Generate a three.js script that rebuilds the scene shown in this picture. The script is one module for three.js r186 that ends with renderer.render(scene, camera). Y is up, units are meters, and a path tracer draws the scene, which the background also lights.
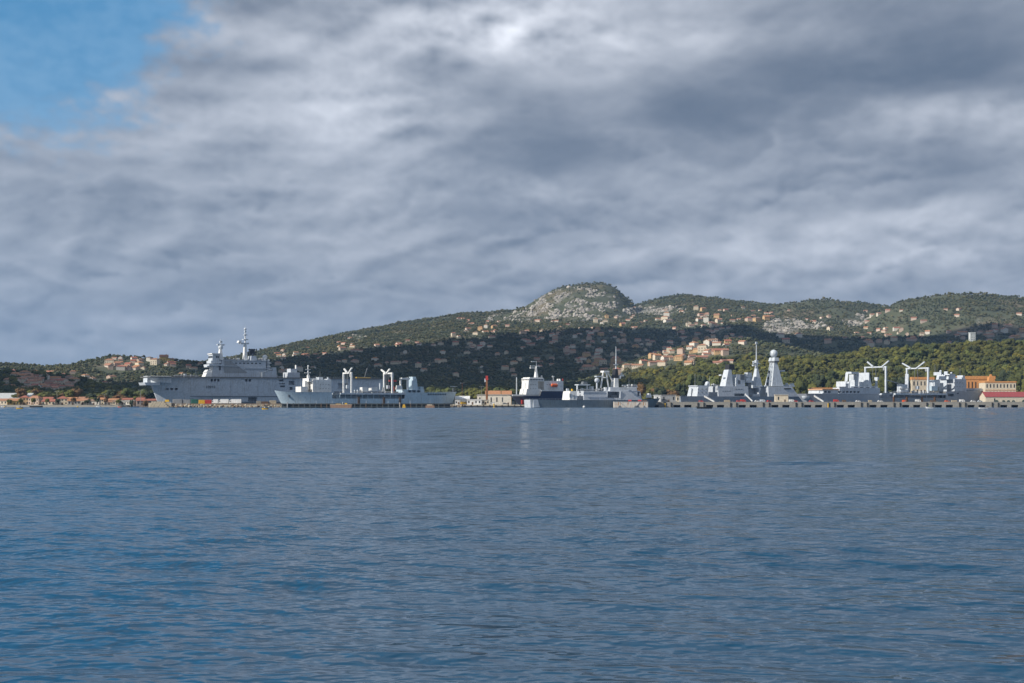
import * as THREE from 'three';
import { mergeGeometries, mergeVertices, toCreasedNormals } from 'three/addons/utils/BufferGeometryUtils.js';
import { MarchingCubes } from 'three/addons/objects/MarchingCubes.js';
import { TextGeometry } from 'three/addons/geometries/TextGeometry.js';
import { Brush, Evaluator, SUBTRACTION } from 'three-bvh-csg';
import { FontLoader } from 'three/addons/loaders/FontLoader.js';

// ---------------------------------------------------------------- camera, sky, sun, exposure
const F = 1422, EYE = 4, HOR = 403;                 // focal length in pixels (50 mm lens), eye height, row of the horizon
const scene = new THREE.Scene();
const camera = new THREE.PerspectiveCamera(2 * Math.atan(341.5 / F) * 180 / Math.PI, 1024 / 683, 0.5, 30000);
camera.position.set(0, EYE, 0);
camera.setViewOffset(1024, 683, 0, 341.5 - HOR, 1024, 683);
scene.add(camera);
const renderer = new THREE.WebGLRenderer({ antialias: true });
renderer.setSize(1024, 683);
renderer.toneMapping = THREE.LinearToneMapping;
renderer.toneMappingExposure = 1.12;
renderer.shadowMap.enabled = true;
const SUN = new THREE.Vector3(-0.76, 0.53, 0.38).normalize();
const sun = new THREE.DirectionalLight(new THREE.Color(1.0, 0.94, 0.85), 4.9);
sun.position.copy(SUN).multiplyScalar(6000).add(new THREE.Vector3(0, 0, -2500));
sun.target.position.set(0, 0, -2500);
sun.castShadow = true;
Object.assign(sun.shadow.camera, { left: -3500, right: 3500, top: 3500, bottom: -3500, near: 10, far: 14000 });
sun.shadow.mapSize.set(4096, 4096);
scene.add(sun, sun.target);
scene.fog = new THREE.FogExp2(new THREE.Color(0.33, 0.58, 1.0), 3.2e-5);

// ---------------------------------------------------------------- random numbers and noise
function rng(seed) { let a = seed >>> 0; return () => { a = (a + 0x6D2B79F5) | 0; let t = Math.imul(a ^ (a >>> 15), 1 | a); t = (t + Math.imul(t ^ (t >>> 7), 61 | t)) ^ t; return ((t ^ (t >>> 14)) >>> 0) / 4294967296; }; }
const PERM = new Uint8Array(512), GX = new Float32Array(256), GY = new Float32Array(256);
{ const r = rng(71), p = [...Array(256).keys()]; for (let i = 255; i > 0; i--) { const j = Math.floor(r() * (i + 1)); [p[i], p[j]] = [p[j], p[i]]; }
  for (let i = 0; i < 512; i++) PERM[i] = p[i & 255];
  for (let i = 0; i < 256; i++) { const a = r() * Math.PI * 2; GX[i] = Math.cos(a); GY[i] = Math.sin(a); } }
function noise(x, y) {                               // gradient noise, about -0.7 .. 0.7
  const xi = Math.floor(x), yi = Math.floor(y), fx = x - xi, fy = y - yi;
  const u = fx * fx * fx * (fx * (fx * 6 - 15) + 10), v = fy * fy * fy * (fy * (fy * 6 - 15) + 10);
  const a = PERM[xi & 255], b = PERM[(xi + 1) & 255], y0 = yi & 255, y1 = (yi + 1) & 255;
  const i = PERM[a + y0], j = PERM[b + y0], k = PERM[a + y1], l = PERM[b + y1];
  const n0 = GX[i] * fx + GY[i] * fy, n1 = GX[j] * (fx - 1) + GY[j] * fy, n2 = GX[k] * fx + GY[k] * (fy - 1), n3 = GX[l] * (fx - 1) + GY[l] * (fy - 1);
  return n0 + (n1 - n0) * u + (n2 - n0 + (n0 - n1 - n2 + n3) * u) * v;
}
function fbm(x, y, o = 4, g = 0.5) { let s = 0, a = 1; for (let i = 0; i < o; i++) { s += a * noise(x, y); x = x * 2.03 + 17.3; y = y * 2.03 - 9.1; a *= g; } return s; }
const billow = (x, y, o) => { let t = 0, a = 1; for (let i = 0; i < o; i++) { const q = noise(x, y); t += a * (0.45 - 1.7 * Math.sqrt(q * q + 0.006)); x = x * 2.07 + 13.7; y = y * 2.07 - 4.1; a *= 0.53; } return t; };
const clamp = (x, a = 0, b = 1) => Math.min(b, Math.max(a, x));
const smooth = (a, b, x) => { const t = clamp((x - a) / (b - a)); return t * t * (3 - 2 * t); };
const mix = (a, b, t) => a + (b - a) * t;

// ---------------------------------------------------------------- sky: a sheet of broken grey cloud with gaps of blue
{
  const W = 4096, Hh = 2048, data = new Float32Array(W * Hh * 4);
  // thicker and thinner places of the cloud sheet: bearing, height in degrees, spread in degrees, how much lighter
  const deg = 180 / Math.PI, P = (px, py, sx, sy, w) => { const a = Math.atan((px - 512) / F), e = Math.atan((HOR - py) / F * Math.cos(a)); return [a, e, sx / F, sy / F, w]; };
  const spots = [
    P(470, 20, 70, 26, 0.34), P(350, 100, 55, 34, 0.26), P(390, 120, 90, 26, 0.14), P(380, 185, 60, 20, 0.16), P(520, 10, 60, 30, 0.18), P(270, 30, 60, 30, 0.08),
    P(690, 30, 110, 14, 0.20), P(620, 60, 60, 20, 0.10), P(440, 75, 40, 18, -0.08),
    P(560, 150, 110, 24, -0.16), P(700, 95, 120, 20, -0.14), P(900, 30, 130, 36, -0.20), P(930, 70, 80, 14, -0.16), P(980, 110, 70, 14, 0.14), P(880, 115, 60, 14, 0.06),
    P(800, 100, 60, 12, -0.06), P(760, 170, 90, 16, -0.06), P(520, 215, 70, 14, -0.12), P(790, 165, 60, 10, 0.05), P(690, 130, 50, 10, 0.08),
    P(860, 240, 70, 17, 0.28), P(760, 255, 60, 13, 0.15), P(690, 245, 40, 14, 0.12), P(625, 250, 14, 12, 0.14), P(940, 235, 40, 24, 0.10), P(980, 205, 50, 20, 0.06),
    P(530, 195, 28, 8, 0.22), P(640, 170, 60, 12, 0.03), P(360, 250, 60, 16, 0.14), P(300, 235, 40, 16, 0.06), P(180, 130, 60, 24, 0.10), P(150, 200, 90, 20, 0.08),
    P(100, 160, 70, 14, -0.04), P(230, 60, 60, 20, -0.06), P(60, 270, 80, 10, 0.08), P(90, 345, 60, 8, 0.20), P(130, 318, 60, 5, 0.10), P(40, 325, 60, 8, -0.08),
    P(220, 290, 90, 12, -0.06), P(400, 300, 120, 14, 0.02), P(30, 300, 50, 12, -0.05), P(700, 290, 90, 10, 0.04), P(600, 230, 60, 10, -0.05), P(980, 160, 60, 12, -0.08),
  ];
  const gapA = Math.atan((20 - 512) / F), gapE = Math.atan(400 / F);
  for (let j = Hh / 2 - 12; j < Hh; j++) {
    const e = Math.max(((j + 0.5) / Hh - 0.5) * Math.PI, 0.0005), se = Math.sin(e), ce = Math.cos(e), s = 1 / (se + 0.085);
    for (let i = 0; i < W; i++) {
      const inView = j < Hh * 0.625 && i > W * 0.17 && i < W * 0.33;   // elsewhere one sample serves a 2 x 2 block
      if (!inView && ((i | j) & 1)) { const q = ((j - (j & 1)) * W + i - (i & 1)) * 4, o = (j * W + i) * 4; if (data[q + 3]) { data.copyWithin(o, q, q + 4); continue; } }
      const phi = ((i + 0.5) / W - 0.5) * 2 * Math.PI, dx = Math.cos(phi), dz = Math.sin(phi), a = Math.atan2(dx, -dz);
      // the sheet seen from below: places on a level plane, so that its cells shrink towards the horizon
      const X = dx * ce * s, Z = -dz * ce * s;
      const wx = fbm(X * 1.3 + 3.1, Z * 1.3 + 7.7, 2), wz = fbm(X * 1.3 - 11.4, Z * 1.3 + 2.2, 2), xx = X + 0.16 * wx, zz = Z + 0.16 * wz;
      const broad = fbm(xx * 0.7 + 40, zz * 0.7 + 13, 2), puff = billow(xx * 1.25 + 5, zz * 1.0 - 8, 6), puff2 = billow(xx * 1.25 + 5.2, zz * 1.0 - 8.12, 6);
      // heaps nearer the horizon stand up: their upper left sides, towards the sun, are the bright ones
      const bx = a * 11 + 0.25 * broad, be = e * 21 + 0.2 * broad, heap = billow(bx, be, 7), lit = billow(bx + 0.07, be - 0.14, 7) - heap, hz = smooth(0.34, 0.06, e), fine = fbm(a * 70, e * 120, 4, 0.6);
      let L = 0.315 + 0.16 * broad + (0.15 * puff + 0.42 * (puff2 - puff)) * (1 - 0.75 * hz) + (0.35 + 0.65 * hz) * (0.12 * heap + 0.33 * lit) + 0.024 * fine;
      const ia = a + 0.016 * puff + 0.008 * heap, ie = e + 0.007 * puff + 0.006 * heap;
      let b = 0;
      for (const q of spots) { const u = (ia - q[0]) / q[2], v = (ie - q[1]) / q[3], r = u * u + v * v; if (r < 9) b += q[4] * Math.exp(-r * 0.5); }
      L += b * (1 + 0.45 * puff + 0.6 * heap + 1.7 * lit);
      // separate heaps of cumulus below the sheet, with firmer edges
      const cx = a * 8.5 + 0.12 * wx + 31, cy = e * 19 + 0.1 * wz - 5, cu = billow(cx, cy, 7), top = billow(cx + 0.05, cy - 0.12, 7) - cu, cm = smooth(0.02, 0.24, cu + 0.55 * b + 0.12 * broad) * smooth(0.26, 0.10, e) * smooth(0.015, 0.05, e);
      L = mix(L, 0.33 + 0.85 * top + 0.14 * cu + 0.75 * b, 0.6 * cm);
      // lower, the air in front turns the cloud bluer and evens it out
      const low = Math.exp(-e / 0.07);
      L = mix(L, 0.34, 0.35 * low); if (L < 0.22) L = 0.22 * Math.exp((L - 0.22) / 0.22);
      let r = mix(0.092, 0.67, L), g = mix(0.134, 0.71, L), bl = mix(0.204, 0.795, L);
      const air = 0.5 * low + 0.16 * smooth(0.2, -0.4, a) * smooth(0.32, 0.1, e); r = mix(r, 0.225, air); g = mix(g, 0.325, air); bl = mix(bl, 0.465, air);
      // gaps: one high on the left of the view that widens upward, and others all round
      const ge = (e - gapE) / 0.14, ga = (ia - gapA) / (0.105 * (1 + 0.9 * Math.max(0, ge))), along = ga + 0.35 * Math.max(0, ge);
      let gap = Math.exp(-0.5 * (along * along + (ge < 0 ? ge * ge * 3.0 : ge * ge * 0.10))) * 1.05;
      const outer = smooth(0.30, 0.60, fbm(X * 0.55 + 61, Z * 0.55 - 37, 3) + 0.12) * smooth(0.24, 0.42, Math.hypot(a * 0.8, e));
      gap = Math.max(gap, outer);
      const open = smooth(0.44, 0.80, gap - 0.05 + 0.15 * puff + 0.26 * heap + 0.14 * fine);
      const up = clamp(e / 1.3);
      const veil = 0.05 * smooth(-0.2, 0.7, puff + 0.4 * fine) + 0.05 * smooth(0.3, 0.15, e), br = mix(0.085, 0.05, up) + veil, bg = mix(0.27, 0.18, up) + veil, bb = mix(0.49, 0.42, up) + veil * 0.9;
      const k = (j * W + i) * 4;
      data[k] = mix(r, br, open); data[k + 1] = mix(g, bg, open); data[k + 2] = mix(bl, bb, open); data[k + 3] = 1;
    }
  }
  for (let j = 0; j < Hh / 2 - 12; j++) for (let i = 0; i < W; i++) { const k = (j * W + i) * 4; data[k] = 0.16; data[k + 1] = 0.23; data[k + 2] = 0.34; data[k + 3] = 1; }
  const sky = new THREE.DataTexture(data, W, Hh, THREE.RGBAFormat, THREE.FloatType);
  sky.mapping = THREE.EquirectangularReflectionMapping; sky.magFilter = sky.minFilter = THREE.LinearFilter; sky.needsUpdate = true;
  scene.background = sky; scene.environment = sky;
}

// ---------------------------------------------------------------- naming and building helpers
const taken = {};
function numbered(name) { const n = taken[name] = (taken[name] ?? -1) + 1; return n ? name + '_' + String(n).padStart(3, '0') : name; }
function tag(o, label, category, group, kind) { Object.assign(o.userData, { label, category }); if (group) o.userData.group = group; if (kind) o.userData.kind = kind; return o; }
function shade(o) { o.traverse((m) => { if (m.isMesh) { m.castShadow = true; m.receiveShadow = true; } }); return o; }
function add(o) { shade(o); scene.add(o); return o; }
function copyOf(root, label) { const c = root.clone(); c.name = numbered(root.name.replace(/_\d{3}$/, '')); c.userData = { ...root.userData, label }; scene.add(c); return c; }
const TENS = ['', '', 'twenty', 'thirty', 'forty', 'fifty', 'sixty', 'seventy', 'eighty', 'ninety'];
const ORD = ['', 'first', 'second', 'third', 'fourth', 'fifth', 'sixth', 'seventh', 'eighth', 'ninth', 'tenth', 'eleventh', 'twelfth', 'thirteenth', 'fourteenth', 'fifteenth', 'sixteenth', 'seventeenth', 'eighteenth', 'nineteenth'];
function ordinal(n) { if (n < 20) return ORD[n]; const t = Math.floor(n / 10), o = n % 10; if (n >= 100) return 'hundred-' + (n % 100 ? ordinal(n % 100) : 'th'); return o ? TENS[t] + '-' + ORD[o] : TENS[t].slice(0, -1) + 'ieth'; }
// every geometry gets uv in metres by the side it faces
function metreUV(g) {
  g = g.index ? g.toNonIndexed() : g; for (const k of Object.keys(g.attributes)) if (!['position', 'normal', 'color'].includes(k)) g.deleteAttribute(k);
  if (!g.attributes.normal) g.computeVertexNormals();
  const p = g.attributes.position, n = p.count, uv = new Float32Array(n * 2), A = new THREE.Vector3(), B = new THREE.Vector3(), C = new THREE.Vector3();
  for (let i = 0; i < n; i += 3) {
    A.fromBufferAttribute(p, i); B.fromBufferAttribute(p, i + 1).sub(A); C.fromBufferAttribute(p, i + 2).sub(A); B.cross(C);
    const ax = Math.abs(B.x), ay = Math.abs(B.y), az = Math.abs(B.z);
    for (let k = i; k < i + 3; k++) { const x = p.getX(k), y = p.getY(k), z = p.getZ(k); if (ay >= ax && ay >= az) { uv[k * 2] = x; uv[k * 2 + 1] = z; } else if (ax > az) { uv[k * 2] = z; uv[k * 2 + 1] = y; } else { uv[k * 2] = x; uv[k * 2 + 1] = y; } }
  }
  g.setAttribute('uv', new THREE.BufferAttribute(uv, 2)); return g;
}
function obj(name, geos, mat, parent) {
  const list = (Array.isArray(geos) ? geos : [geos]).map(metreUV);
  const m = new THREE.Mesh(list.length > 1 ? mergeGeometries(list) : list[0], mat); m.name = name; if (parent) parent.add(m); return m;
}
// a block with flat sides from a lower to an upper rectangle
function block(x0, x1, y0, y1, z0, z1, t = {}) {
  const { l = 0, r = 0, f = 0, b = 0 } = t;            // how far the top edge steps in on the left, right, front (+z) and back
  const v = [[x0, y0, z1], [x1, y0, z1], [x1, y0, z0], [x0, y0, z0], [x0 + l, y1, z1 - f], [x1 - r, y1, z1 - f], [x1 - r, y1, z0 + b], [x0 + l, y1, z0 + b]];
  const q = [[0, 1, 5, 4], [1, 2, 6, 5], [2, 3, 7, 6], [3, 0, 4, 7], [4, 5, 6, 7], [3, 2, 1, 0]], pos = [];
  for (const [a, b2, c, d] of q) for (const i of [a, b2, c, a, c, d]) pos.push(...v[i]);
  const g = new THREE.BufferGeometry(); g.setAttribute('position', new THREE.Float32BufferAttribute(pos, 3)); g.computeVertexNormals(); return g;
}
function rod(a, b, r0, r1 = r0, n = 6) {
  const A = new THREE.Vector3(...a), B = new THREE.Vector3(...b), d = B.clone().sub(A), g = new THREE.CylinderGeometry(r1, r0, d.length(), n, 1);
  g.applyQuaternion(new THREE.Quaternion().setFromUnitVectors(new THREE.Vector3(0, 1, 0), d.clone().normalize())); g.translate(...A.add(B).multiplyScalar(0.5).toArray()); return g;
}
function bar(a, b, w, h = w) {                          // square bar from a to b
  const A = new THREE.Vector3(...a), B = new THREE.Vector3(...b), d = B.clone().sub(A), g = new THREE.BoxGeometry(w, d.length(), h);
  g.applyQuaternion(new THREE.Quaternion().setFromUnitVectors(new THREE.Vector3(0, 1, 0), d.clone().normalize())); g.translate(...A.add(B).multiplyScalar(0.5).toArray()); return g;
}
function ball(x, y, z, r, sy = 1, n = 12) { const g = new THREE.SphereGeometry(r, n, Math.max(6, n * 0.6 | 0)); g.scale(1, sy, 1); g.translate(x, y, z); return g; }
// openings are cut out of the solid they belong to, so that they are real recesses
const csg = new Evaluator(); csg.attributes = ['position', 'normal']; csg.useGroups = false;
function carve(mesh, cutters) {
  const bare = (g) => { const q = g.index ? g.toNonIndexed() : g.clone(); for (const k of Object.keys(q.attributes)) if (k !== 'position' && k !== 'normal') q.deleteAttribute(k); if (!q.attributes.normal) q.computeVertexNormals(); q.clearGroups(); return q; };
  const A = new Brush(bare(mesh.geometry)), B = new Brush(mergeGeometries(cutters.map(bare))); A.updateMatrixWorld(); B.updateMatrixWorld();
  const r = csg.evaluate(A, B, SUBTRACTION).geometry, n = r.index ? r.index.count : r.attributes.position.count, lim = Math.min(n, r.drawRange.count), P = [], N = [];
  for (let i = 0; i < lim; i++) { const k = r.index ? r.index.getX(i) : i; P.push(r.attributes.position.getX(k), r.attributes.position.getY(k), r.attributes.position.getZ(k)); N.push(r.attributes.normal.getX(k), r.attributes.normal.getY(k), r.attributes.normal.getZ(k)); }
  const g = new THREE.BufferGeometry(); g.setAttribute('position', new THREE.Float32BufferAttribute(P, 3)); g.setAttribute('normal', new THREE.Float32BufferAttribute(N, 3)); mesh.geometry = metreUV(g); return mesh;
}
const metres = (px, d) => (px - 512) / F * d;

// ---------------------------------------------------------------- materials
function tex(w, h, fn, srgb = true) {
  const d = new Uint8Array(w * h * 4);
  for (let j = 0; j < h; j++) for (let i = 0; i < w; i++) { const c = fn(i / w, j / h, i, j), k = (j * w + i) * 4; d[k] = clamp(c[0]) * 255; d[k + 1] = clamp(c[1]) * 255; d[k + 2] = clamp(c[2]) * 255; d[k + 3] = 255; }
  const t = new THREE.DataTexture(d, w, h); t.wrapS = t.wrapT = THREE.RepeatWrapping; t.magFilter = THREE.LinearFilter; t.minFilter = THREE.LinearMipmapLinearFilter; t.generateMipmaps = true;
  if (srgb) t.colorSpace = THREE.SRGBColorSpace; t.needsUpdate = true; return t;
}
// noise that repeats over the unit square
const tileNoise = (u, v, fu, fv, o = 4) => { const s = (x, y) => fbm(x * fu, y * fv, o); const a = s(u, v), b = s(u - 1, v), c = s(u, v - 1), d = s(u - 1, v - 1); return mix(mix(a, b, u), mix(c, d, u), v) * 1.3; };
const paintTex = tex(512, 512, (u, v) => {             // painted steel: mottling, runs of rust and dirt
  const m = tileNoise(u, v, 7, 7), run = tileNoise(u, v, 46, 2.2, 3), blot = tileNoise(u + 0.3, v + 0.7, 18, 14, 3);
  const k = 0.965 + 0.07 * m + 0.06 * blot - 0.14 * smooth(0.18, 0.55, run), rust = smooth(0.30, 0.62, run + 0.25 * blot) * 0.35;
  return [k, k * (1 - 0.13 * rust), k * (1 - 0.28 * rust)];
});
paintTex.repeat.set(1 / 26, 1 / 26);
const rustTex = tex(512, 512, (u, v) => {
  const run = tileNoise(u, v, 50, 3, 3), blot = tileNoise(u + 0.1, v + 0.4, 16, 16, 4), k = 0.93 + 0.08 * blot, rust = smooth(0.06, 0.5, run + 0.5 * blot);
  return [k * (1 - 0.18 * rust), k * (1 - 0.40 * rust), k * (1 - 0.58 * rust)];
});
rustTex.repeat.set(1 / 22, 1 / 22);
const stoneTex = tex(512, 512, (u, v) => { const a = tileNoise(u, v, 9, 9, 5), b = tileNoise(u + 0.5, v + 0.2, 60, 60, 3), k = 0.93 + 0.12 * a + 0.08 * b; return [k, k * 0.985, k * 0.95]; });
stoneTex.repeat.set(1 / 14, 1 / 14);
const mats = {};
function mat(name, r, g, b, o = {}) { return mats[name] ??= Object.assign(new THREE.MeshStandardMaterial({ color: new THREE.Color().setRGB(r, g, b), roughness: 0.6, ...o }), { name }); }
const paint = (name, r, g, b, o = {}) => mat(name, r, g, b, { map: paintTex, roughness: 0.5, ...o });
const M = {
  hullgrey: paint('hull_grey', 0.29, 0.32, 0.36), hullteal: paint('hull_slate', 0.20, 0.245, 0.275), hullmid: paint('hull_mid_grey', 0.36, 0.385, 0.42),
  grey: paint('navy_grey', 0.52, 0.555, 0.60), pale: paint('pale_grey', 0.56, 0.605, 0.65), bluegrey: paint('blue_grey', 0.48, 0.59, 0.66), dark: paint('dark_grey', 0.15, 0.165, 0.18),
  white: paint('white_paint', 0.80, 0.80, 0.78), navy: paint('navy_blue', 0.022, 0.035, 0.085), black: mat('soot_black', 0.02, 0.02, 0.022), deck: mat('deck_grey', 0.13, 0.135, 0.14, { map: stoneTex, roughness: 0.85 }),
  glass: mat('dark_glass', 0.025, 0.03, 0.035, { roughness: 0.15 }), grille: mat('louvre_grey', 0.17, 0.18, 0.19, { roughness: 0.8 }), orange: paint('orange_paint', 0.75, 0.13, 0.025), red: paint('red_paint', 0.52, 0.05, 0.04),
  yellow: paint('yellow_paint', 0.75, 0.45, 0.03), rust: mat('rusty_grey', 0.40, 0.42, 0.43, { map: rustTex, roughness: 0.7 }), steel: paint('bare_steel', 0.30, 0.31, 0.32), green: paint('green_paint', 0.03, 0.14, 0.10),
  concrete: mat('concrete', 0.34, 0.33, 0.31, { map: stoneTex, roughness: 0.9 }), stone: mat('pale_stone', 0.48, 0.43, 0.35, { map: stoneTex, roughness: 0.95 }), brown: mat('brown_timber', 0.16, 0.105, 0.07, { map: stoneTex, roughness: 0.9 }),
  rubber: mat('black_rubber', 0.025, 0.025, 0.025, { roughness: 0.9 }), skin: mat('skin', 0.42, 0.26, 0.19), bark: mat('bark', 0.085, 0.06, 0.042, { roughness: 0.95 }),
};

// ---------------------------------------------------------------- land: ridges one behind the other
function spline(pts) {                                  // smooth curve through points given by photo column and row
  return (x) => {
    const n = pts.length; if (x <= pts[0][0]) return pts[0][1]; if (x >= pts[n - 1][0]) return pts[n - 1][1];
    let i = 0; while (pts[i + 1][0] < x) i++;
    const t = (x - pts[i][0]) / (pts[i + 1][0] - pts[i][0]), p0 = pts[Math.max(0, i - 1)][1], p1 = pts[i][1], p2 = pts[i + 1][1], p3 = pts[Math.min(n - 1, i + 2)][1];
    return p1 + 0.5 * t * (p2 - p0 + t * (2 * p0 - 5 * p1 + 4 * p2 - p3 + t * (3 * (p1 - p2) + p3 - p0)));
  };
}
function ridge(D, front, back, pts, shape = 1) { const trees = D > 4200 ? 5.5 : D > 2600 ? 7 : 3; const s = spline(pts.map(([px, py]) => [(px - 512) / F * D, EYE + (HOR - py) / F * D - trees])); return { D, front, back, s, shape }; }
const ridges = [
  ridge(5200, 3500, 1600, [[-400, 380], [-100, 372], [60, 368], [150, 368], [215, 364], [250, 358], [290, 347.5], [340, 334.5], [390, 325], [440, 317.5], [465, 313.5], [485, 313], [510, 310], [560, 308], [620, 306], [640, 303], [660, 298], [680, 295], [705, 297], [735, 301], [765, 304], [800, 306], [860, 311], [1000, 314], [1200, 316], [1500, 330]]),
  ridge(4750, 1150, 700, [[440, 420], [470, 372], [500, 322], [515, 309], [535, 299], [552, 290], [568, 284.5], [585, 282.5], [603, 282.5], [614, 287], [624, 295], [634, 304], [650, 330], [680, 390], [700, 430]]),
  ridge(4500, 1500, 900, [[640, 430], [700, 380], [740, 325], [770, 307], [800, 300.5], [820, 298], [845, 300], [880, 304], [905, 312], [930, 324], [960, 350], [1010, 400]]),
  ridge(4000, 1500, 900, [[780, 420], [830, 360], [870, 318], [890, 306], [905, 299.5], [925, 295], [950, 293], [972, 293], [1000, 294.5], [1030, 297], [1080, 300], [1200, 316], [1400, 370]]),
  ridge(2900, 900, 700, [[-300, 368], [-100, 364], [0, 363.5], [50, 365.5], [85, 363.5], [100, 359], [112, 356.5], [130, 355.5], [160, 358], [190, 359], [230, 362], [270, 366], [320, 372], [380, 384], [450, 402]]),
  ridge(2050, 420, 420, [[-300, 376], [-60, 374], [0, 375], [30, 375], [60, 379], [90, 388], [120, 396], [170, 404]]),
  ridge(2500, 700, 500, [[520, 404], [570, 388], [610, 372], [650, 357], [690, 346], [720, 341], [745, 341], [780, 346], [820, 355], [880, 370], [960, 395]]),
  ridge(3100, 700, 600, [[640, 400], [700, 372], [740, 352], [790, 345], [850, 339], [900, 337], [960, 335], [1030, 333], [1200, 335]]),
  ridge(1950, 400, 420, [[600, 404], [630, 394], [660, 382], [690, 373], [720, 368.5], [760, 364], [800, 361], [840, 358], [865, 355], [880, 354.5], [900, 352], [920, 349], [960, 347.5], [1024, 346], [1150, 346], [1300, 360], [1500, 400]]),
];
function height(x, z) {
  const d = -z; let h = 0;
  for (const r of ridges) {
    const w = d < r.D ? r.front : r.back, t = Math.abs(d - r.D) / w; if (t >= 1) continue;
    const s = r.s(x); if (s <= 0) continue;
    const g = d < r.D ? (1 - t) * (1 - t) * (1 + 1.35 * t) * (1 - 0.25 * t * (1 - t)) : 0.5 + 0.5 * Math.cos(Math.PI * t), v = s * g;
    h = h > v ? (h - v > 12 ? h : h + (12 - h + v) ** 2 / 48) : (v - h > 12 ? v : v + (12 - v + h) ** 2 / 48);
  }
  const rough = smooth(8, 90, h);
  h += rough * (9 * fbm(x / 420, z / 420, 4) + 5 * fbm(x / 90 + 9, z / 90, 3) * rough);
  return Math.max(h, 0) + 2.2;
}
const bays = spline([[-900, 1385], [128, 1385], [150, 1500], [440, 1500], [456, 1386], [524, 1386], [540, 1495], [972, 1495], [988, 1386], [2000, 1386]].map(([u, d]) => [(u - 512) / F * 1420, d]));
const SHORE = (x) => bays(x) + 6 * noise(x / 90, 3.3);   // distance of the shore, with the docks behind the quays
function ground(x, z) { const k = smooth(0, 16, -z - SHORE(x)); return mix(-4, height(x, z), k); }
// the place on the land that the photograph shows at a column and row
function onLand(px, py, from = 1420) {
  const dx = (px - 512) / F, dy = (HOR - py) / F;
  for (let d = from; d < 6500; d += 4) if (ground(dx * d, -d) >= EYE + dy * d) return { x: dx * d, y: ground(dx * d, -d), z: -d, d };
  return null;
}
const rockAt = (x, z, d = -z) => {                      // bare limestone: the summit's near face, the road cutting, the quarries
  const px = 512 + F * x / d, y = height(x, z), py = HOR - (y - EYE) / d * F; let k = 0;
  const spot = (cx, cy, rx, ry, w) => { const u = (px - cx) / rx, v = (py - cy) / ry; k = Math.max(k, w * (1 - smooth(0.45, 1.05, Math.hypot(u, v)))); };
  spot(572, 303, 62, 18, 0.80); spot(520, 317, 40, 6, 0.75); spot(585, 318, 50, 5, 0.6); spot(655, 311, 34, 5.5, 1.1); spot(785, 327, 26, 10, 1.1); spot(818, 326, 12, 4, 0.9); spot(855, 321, 15, 7, 0.9); spot(985, 321, 15, 5, 0.75); spot(357, 337, 12, 4, 0.6); spot(495, 320, 20, 3, 0.5);
  return k;
};
{
  const rows = [], cols = []; let d = 1370; while (d < 6600) { rows.push(d); d += d < 1520 ? 6 : 7 + (d - 1400) * 0.0035; }
  for (let u = -1; u <= 1.0001; u += 1 / 250) cols.push(u);
  const nx = cols.length, ny = rows.length, pos = new Float32Array(nx * ny * 3), col = new Float32Array(nx * ny * 3), idx = [];
  rows.forEach((d, j) => cols.forEach((u, i) => {
    const x = u * (420 + d * 0.46), z = -d, y = ground(x, z), k = (j * nx + i) * 3;
    pos.set([x, y, z], k);
    const n = fbm(x / 60, z / 60, 4), n2 = fbm(x / 210 + 5, z / 210 - 3, 3);
    let c = [0.070 + 0.03 * n, 0.078 + 0.025 * n, 0.040 + 0.012 * n];                               // scrub
    const dry = smooth(0.05, 0.5, n2 + 0.3 * n); c = [mix(c[0], 0.165, dry * 0.75), mix(c[1], 0.13, dry * 0.75), mix(c[2], 0.08, dry * 0.75)];
    if (y < 7) { const g = smooth(7, 4, y) * smooth(1760, 1640, d); c = [mix(c[0], 0.24, g), mix(c[1], 0.225, g), mix(c[2], 0.19, g)]; }   // yards and quays
    const rk = rockAt(x, z); if (rk > 0) { const g = 0.7 * smooth(0.6, 0.85, rk * 0.72 + 0.6 * fbm(x / 34, z / 46, 3)); c = [mix(c[0], 0.30, g), mix(c[1], 0.28, g), mix(c[2], 0.25, g)]; }
    col.set(c, k);
  }));
  for (let j = 0; j < ny - 1; j++) for (let i = 0; i < nx - 1; i++) { const a = j * nx + i, b = a + 1, c = a + nx, e = c + 1; idx.push(a, b, e, a, e, c); }
  const g = new THREE.BufferGeometry(); g.setAttribute('position', new THREE.BufferAttribute(pos, 3)); g.setAttribute('color', new THREE.BufferAttribute(col, 3)); g.setIndex(idx); g.computeVertexNormals();
  const uv = new Float32Array(nx * ny * 2); for (let i = 0; i < nx * ny; i++) { uv[i * 2] = pos[i * 3]; uv[i * 2 + 1] = pos[i * 3 + 2]; } g.setAttribute('uv', new THREE.BufferAttribute(uv, 2));
  const m = new THREE.Mesh(g, Object.assign(new THREE.MeshStandardMaterial({ vertexColors: true, roughness: 1 }), { name: 'hill_ground' })); m.name = 'hills';
  tag(m, 'wooded coastal hills rising behind the harbour to a rocky summit', 'hills', null, 'structure'); add(m);
}

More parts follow.
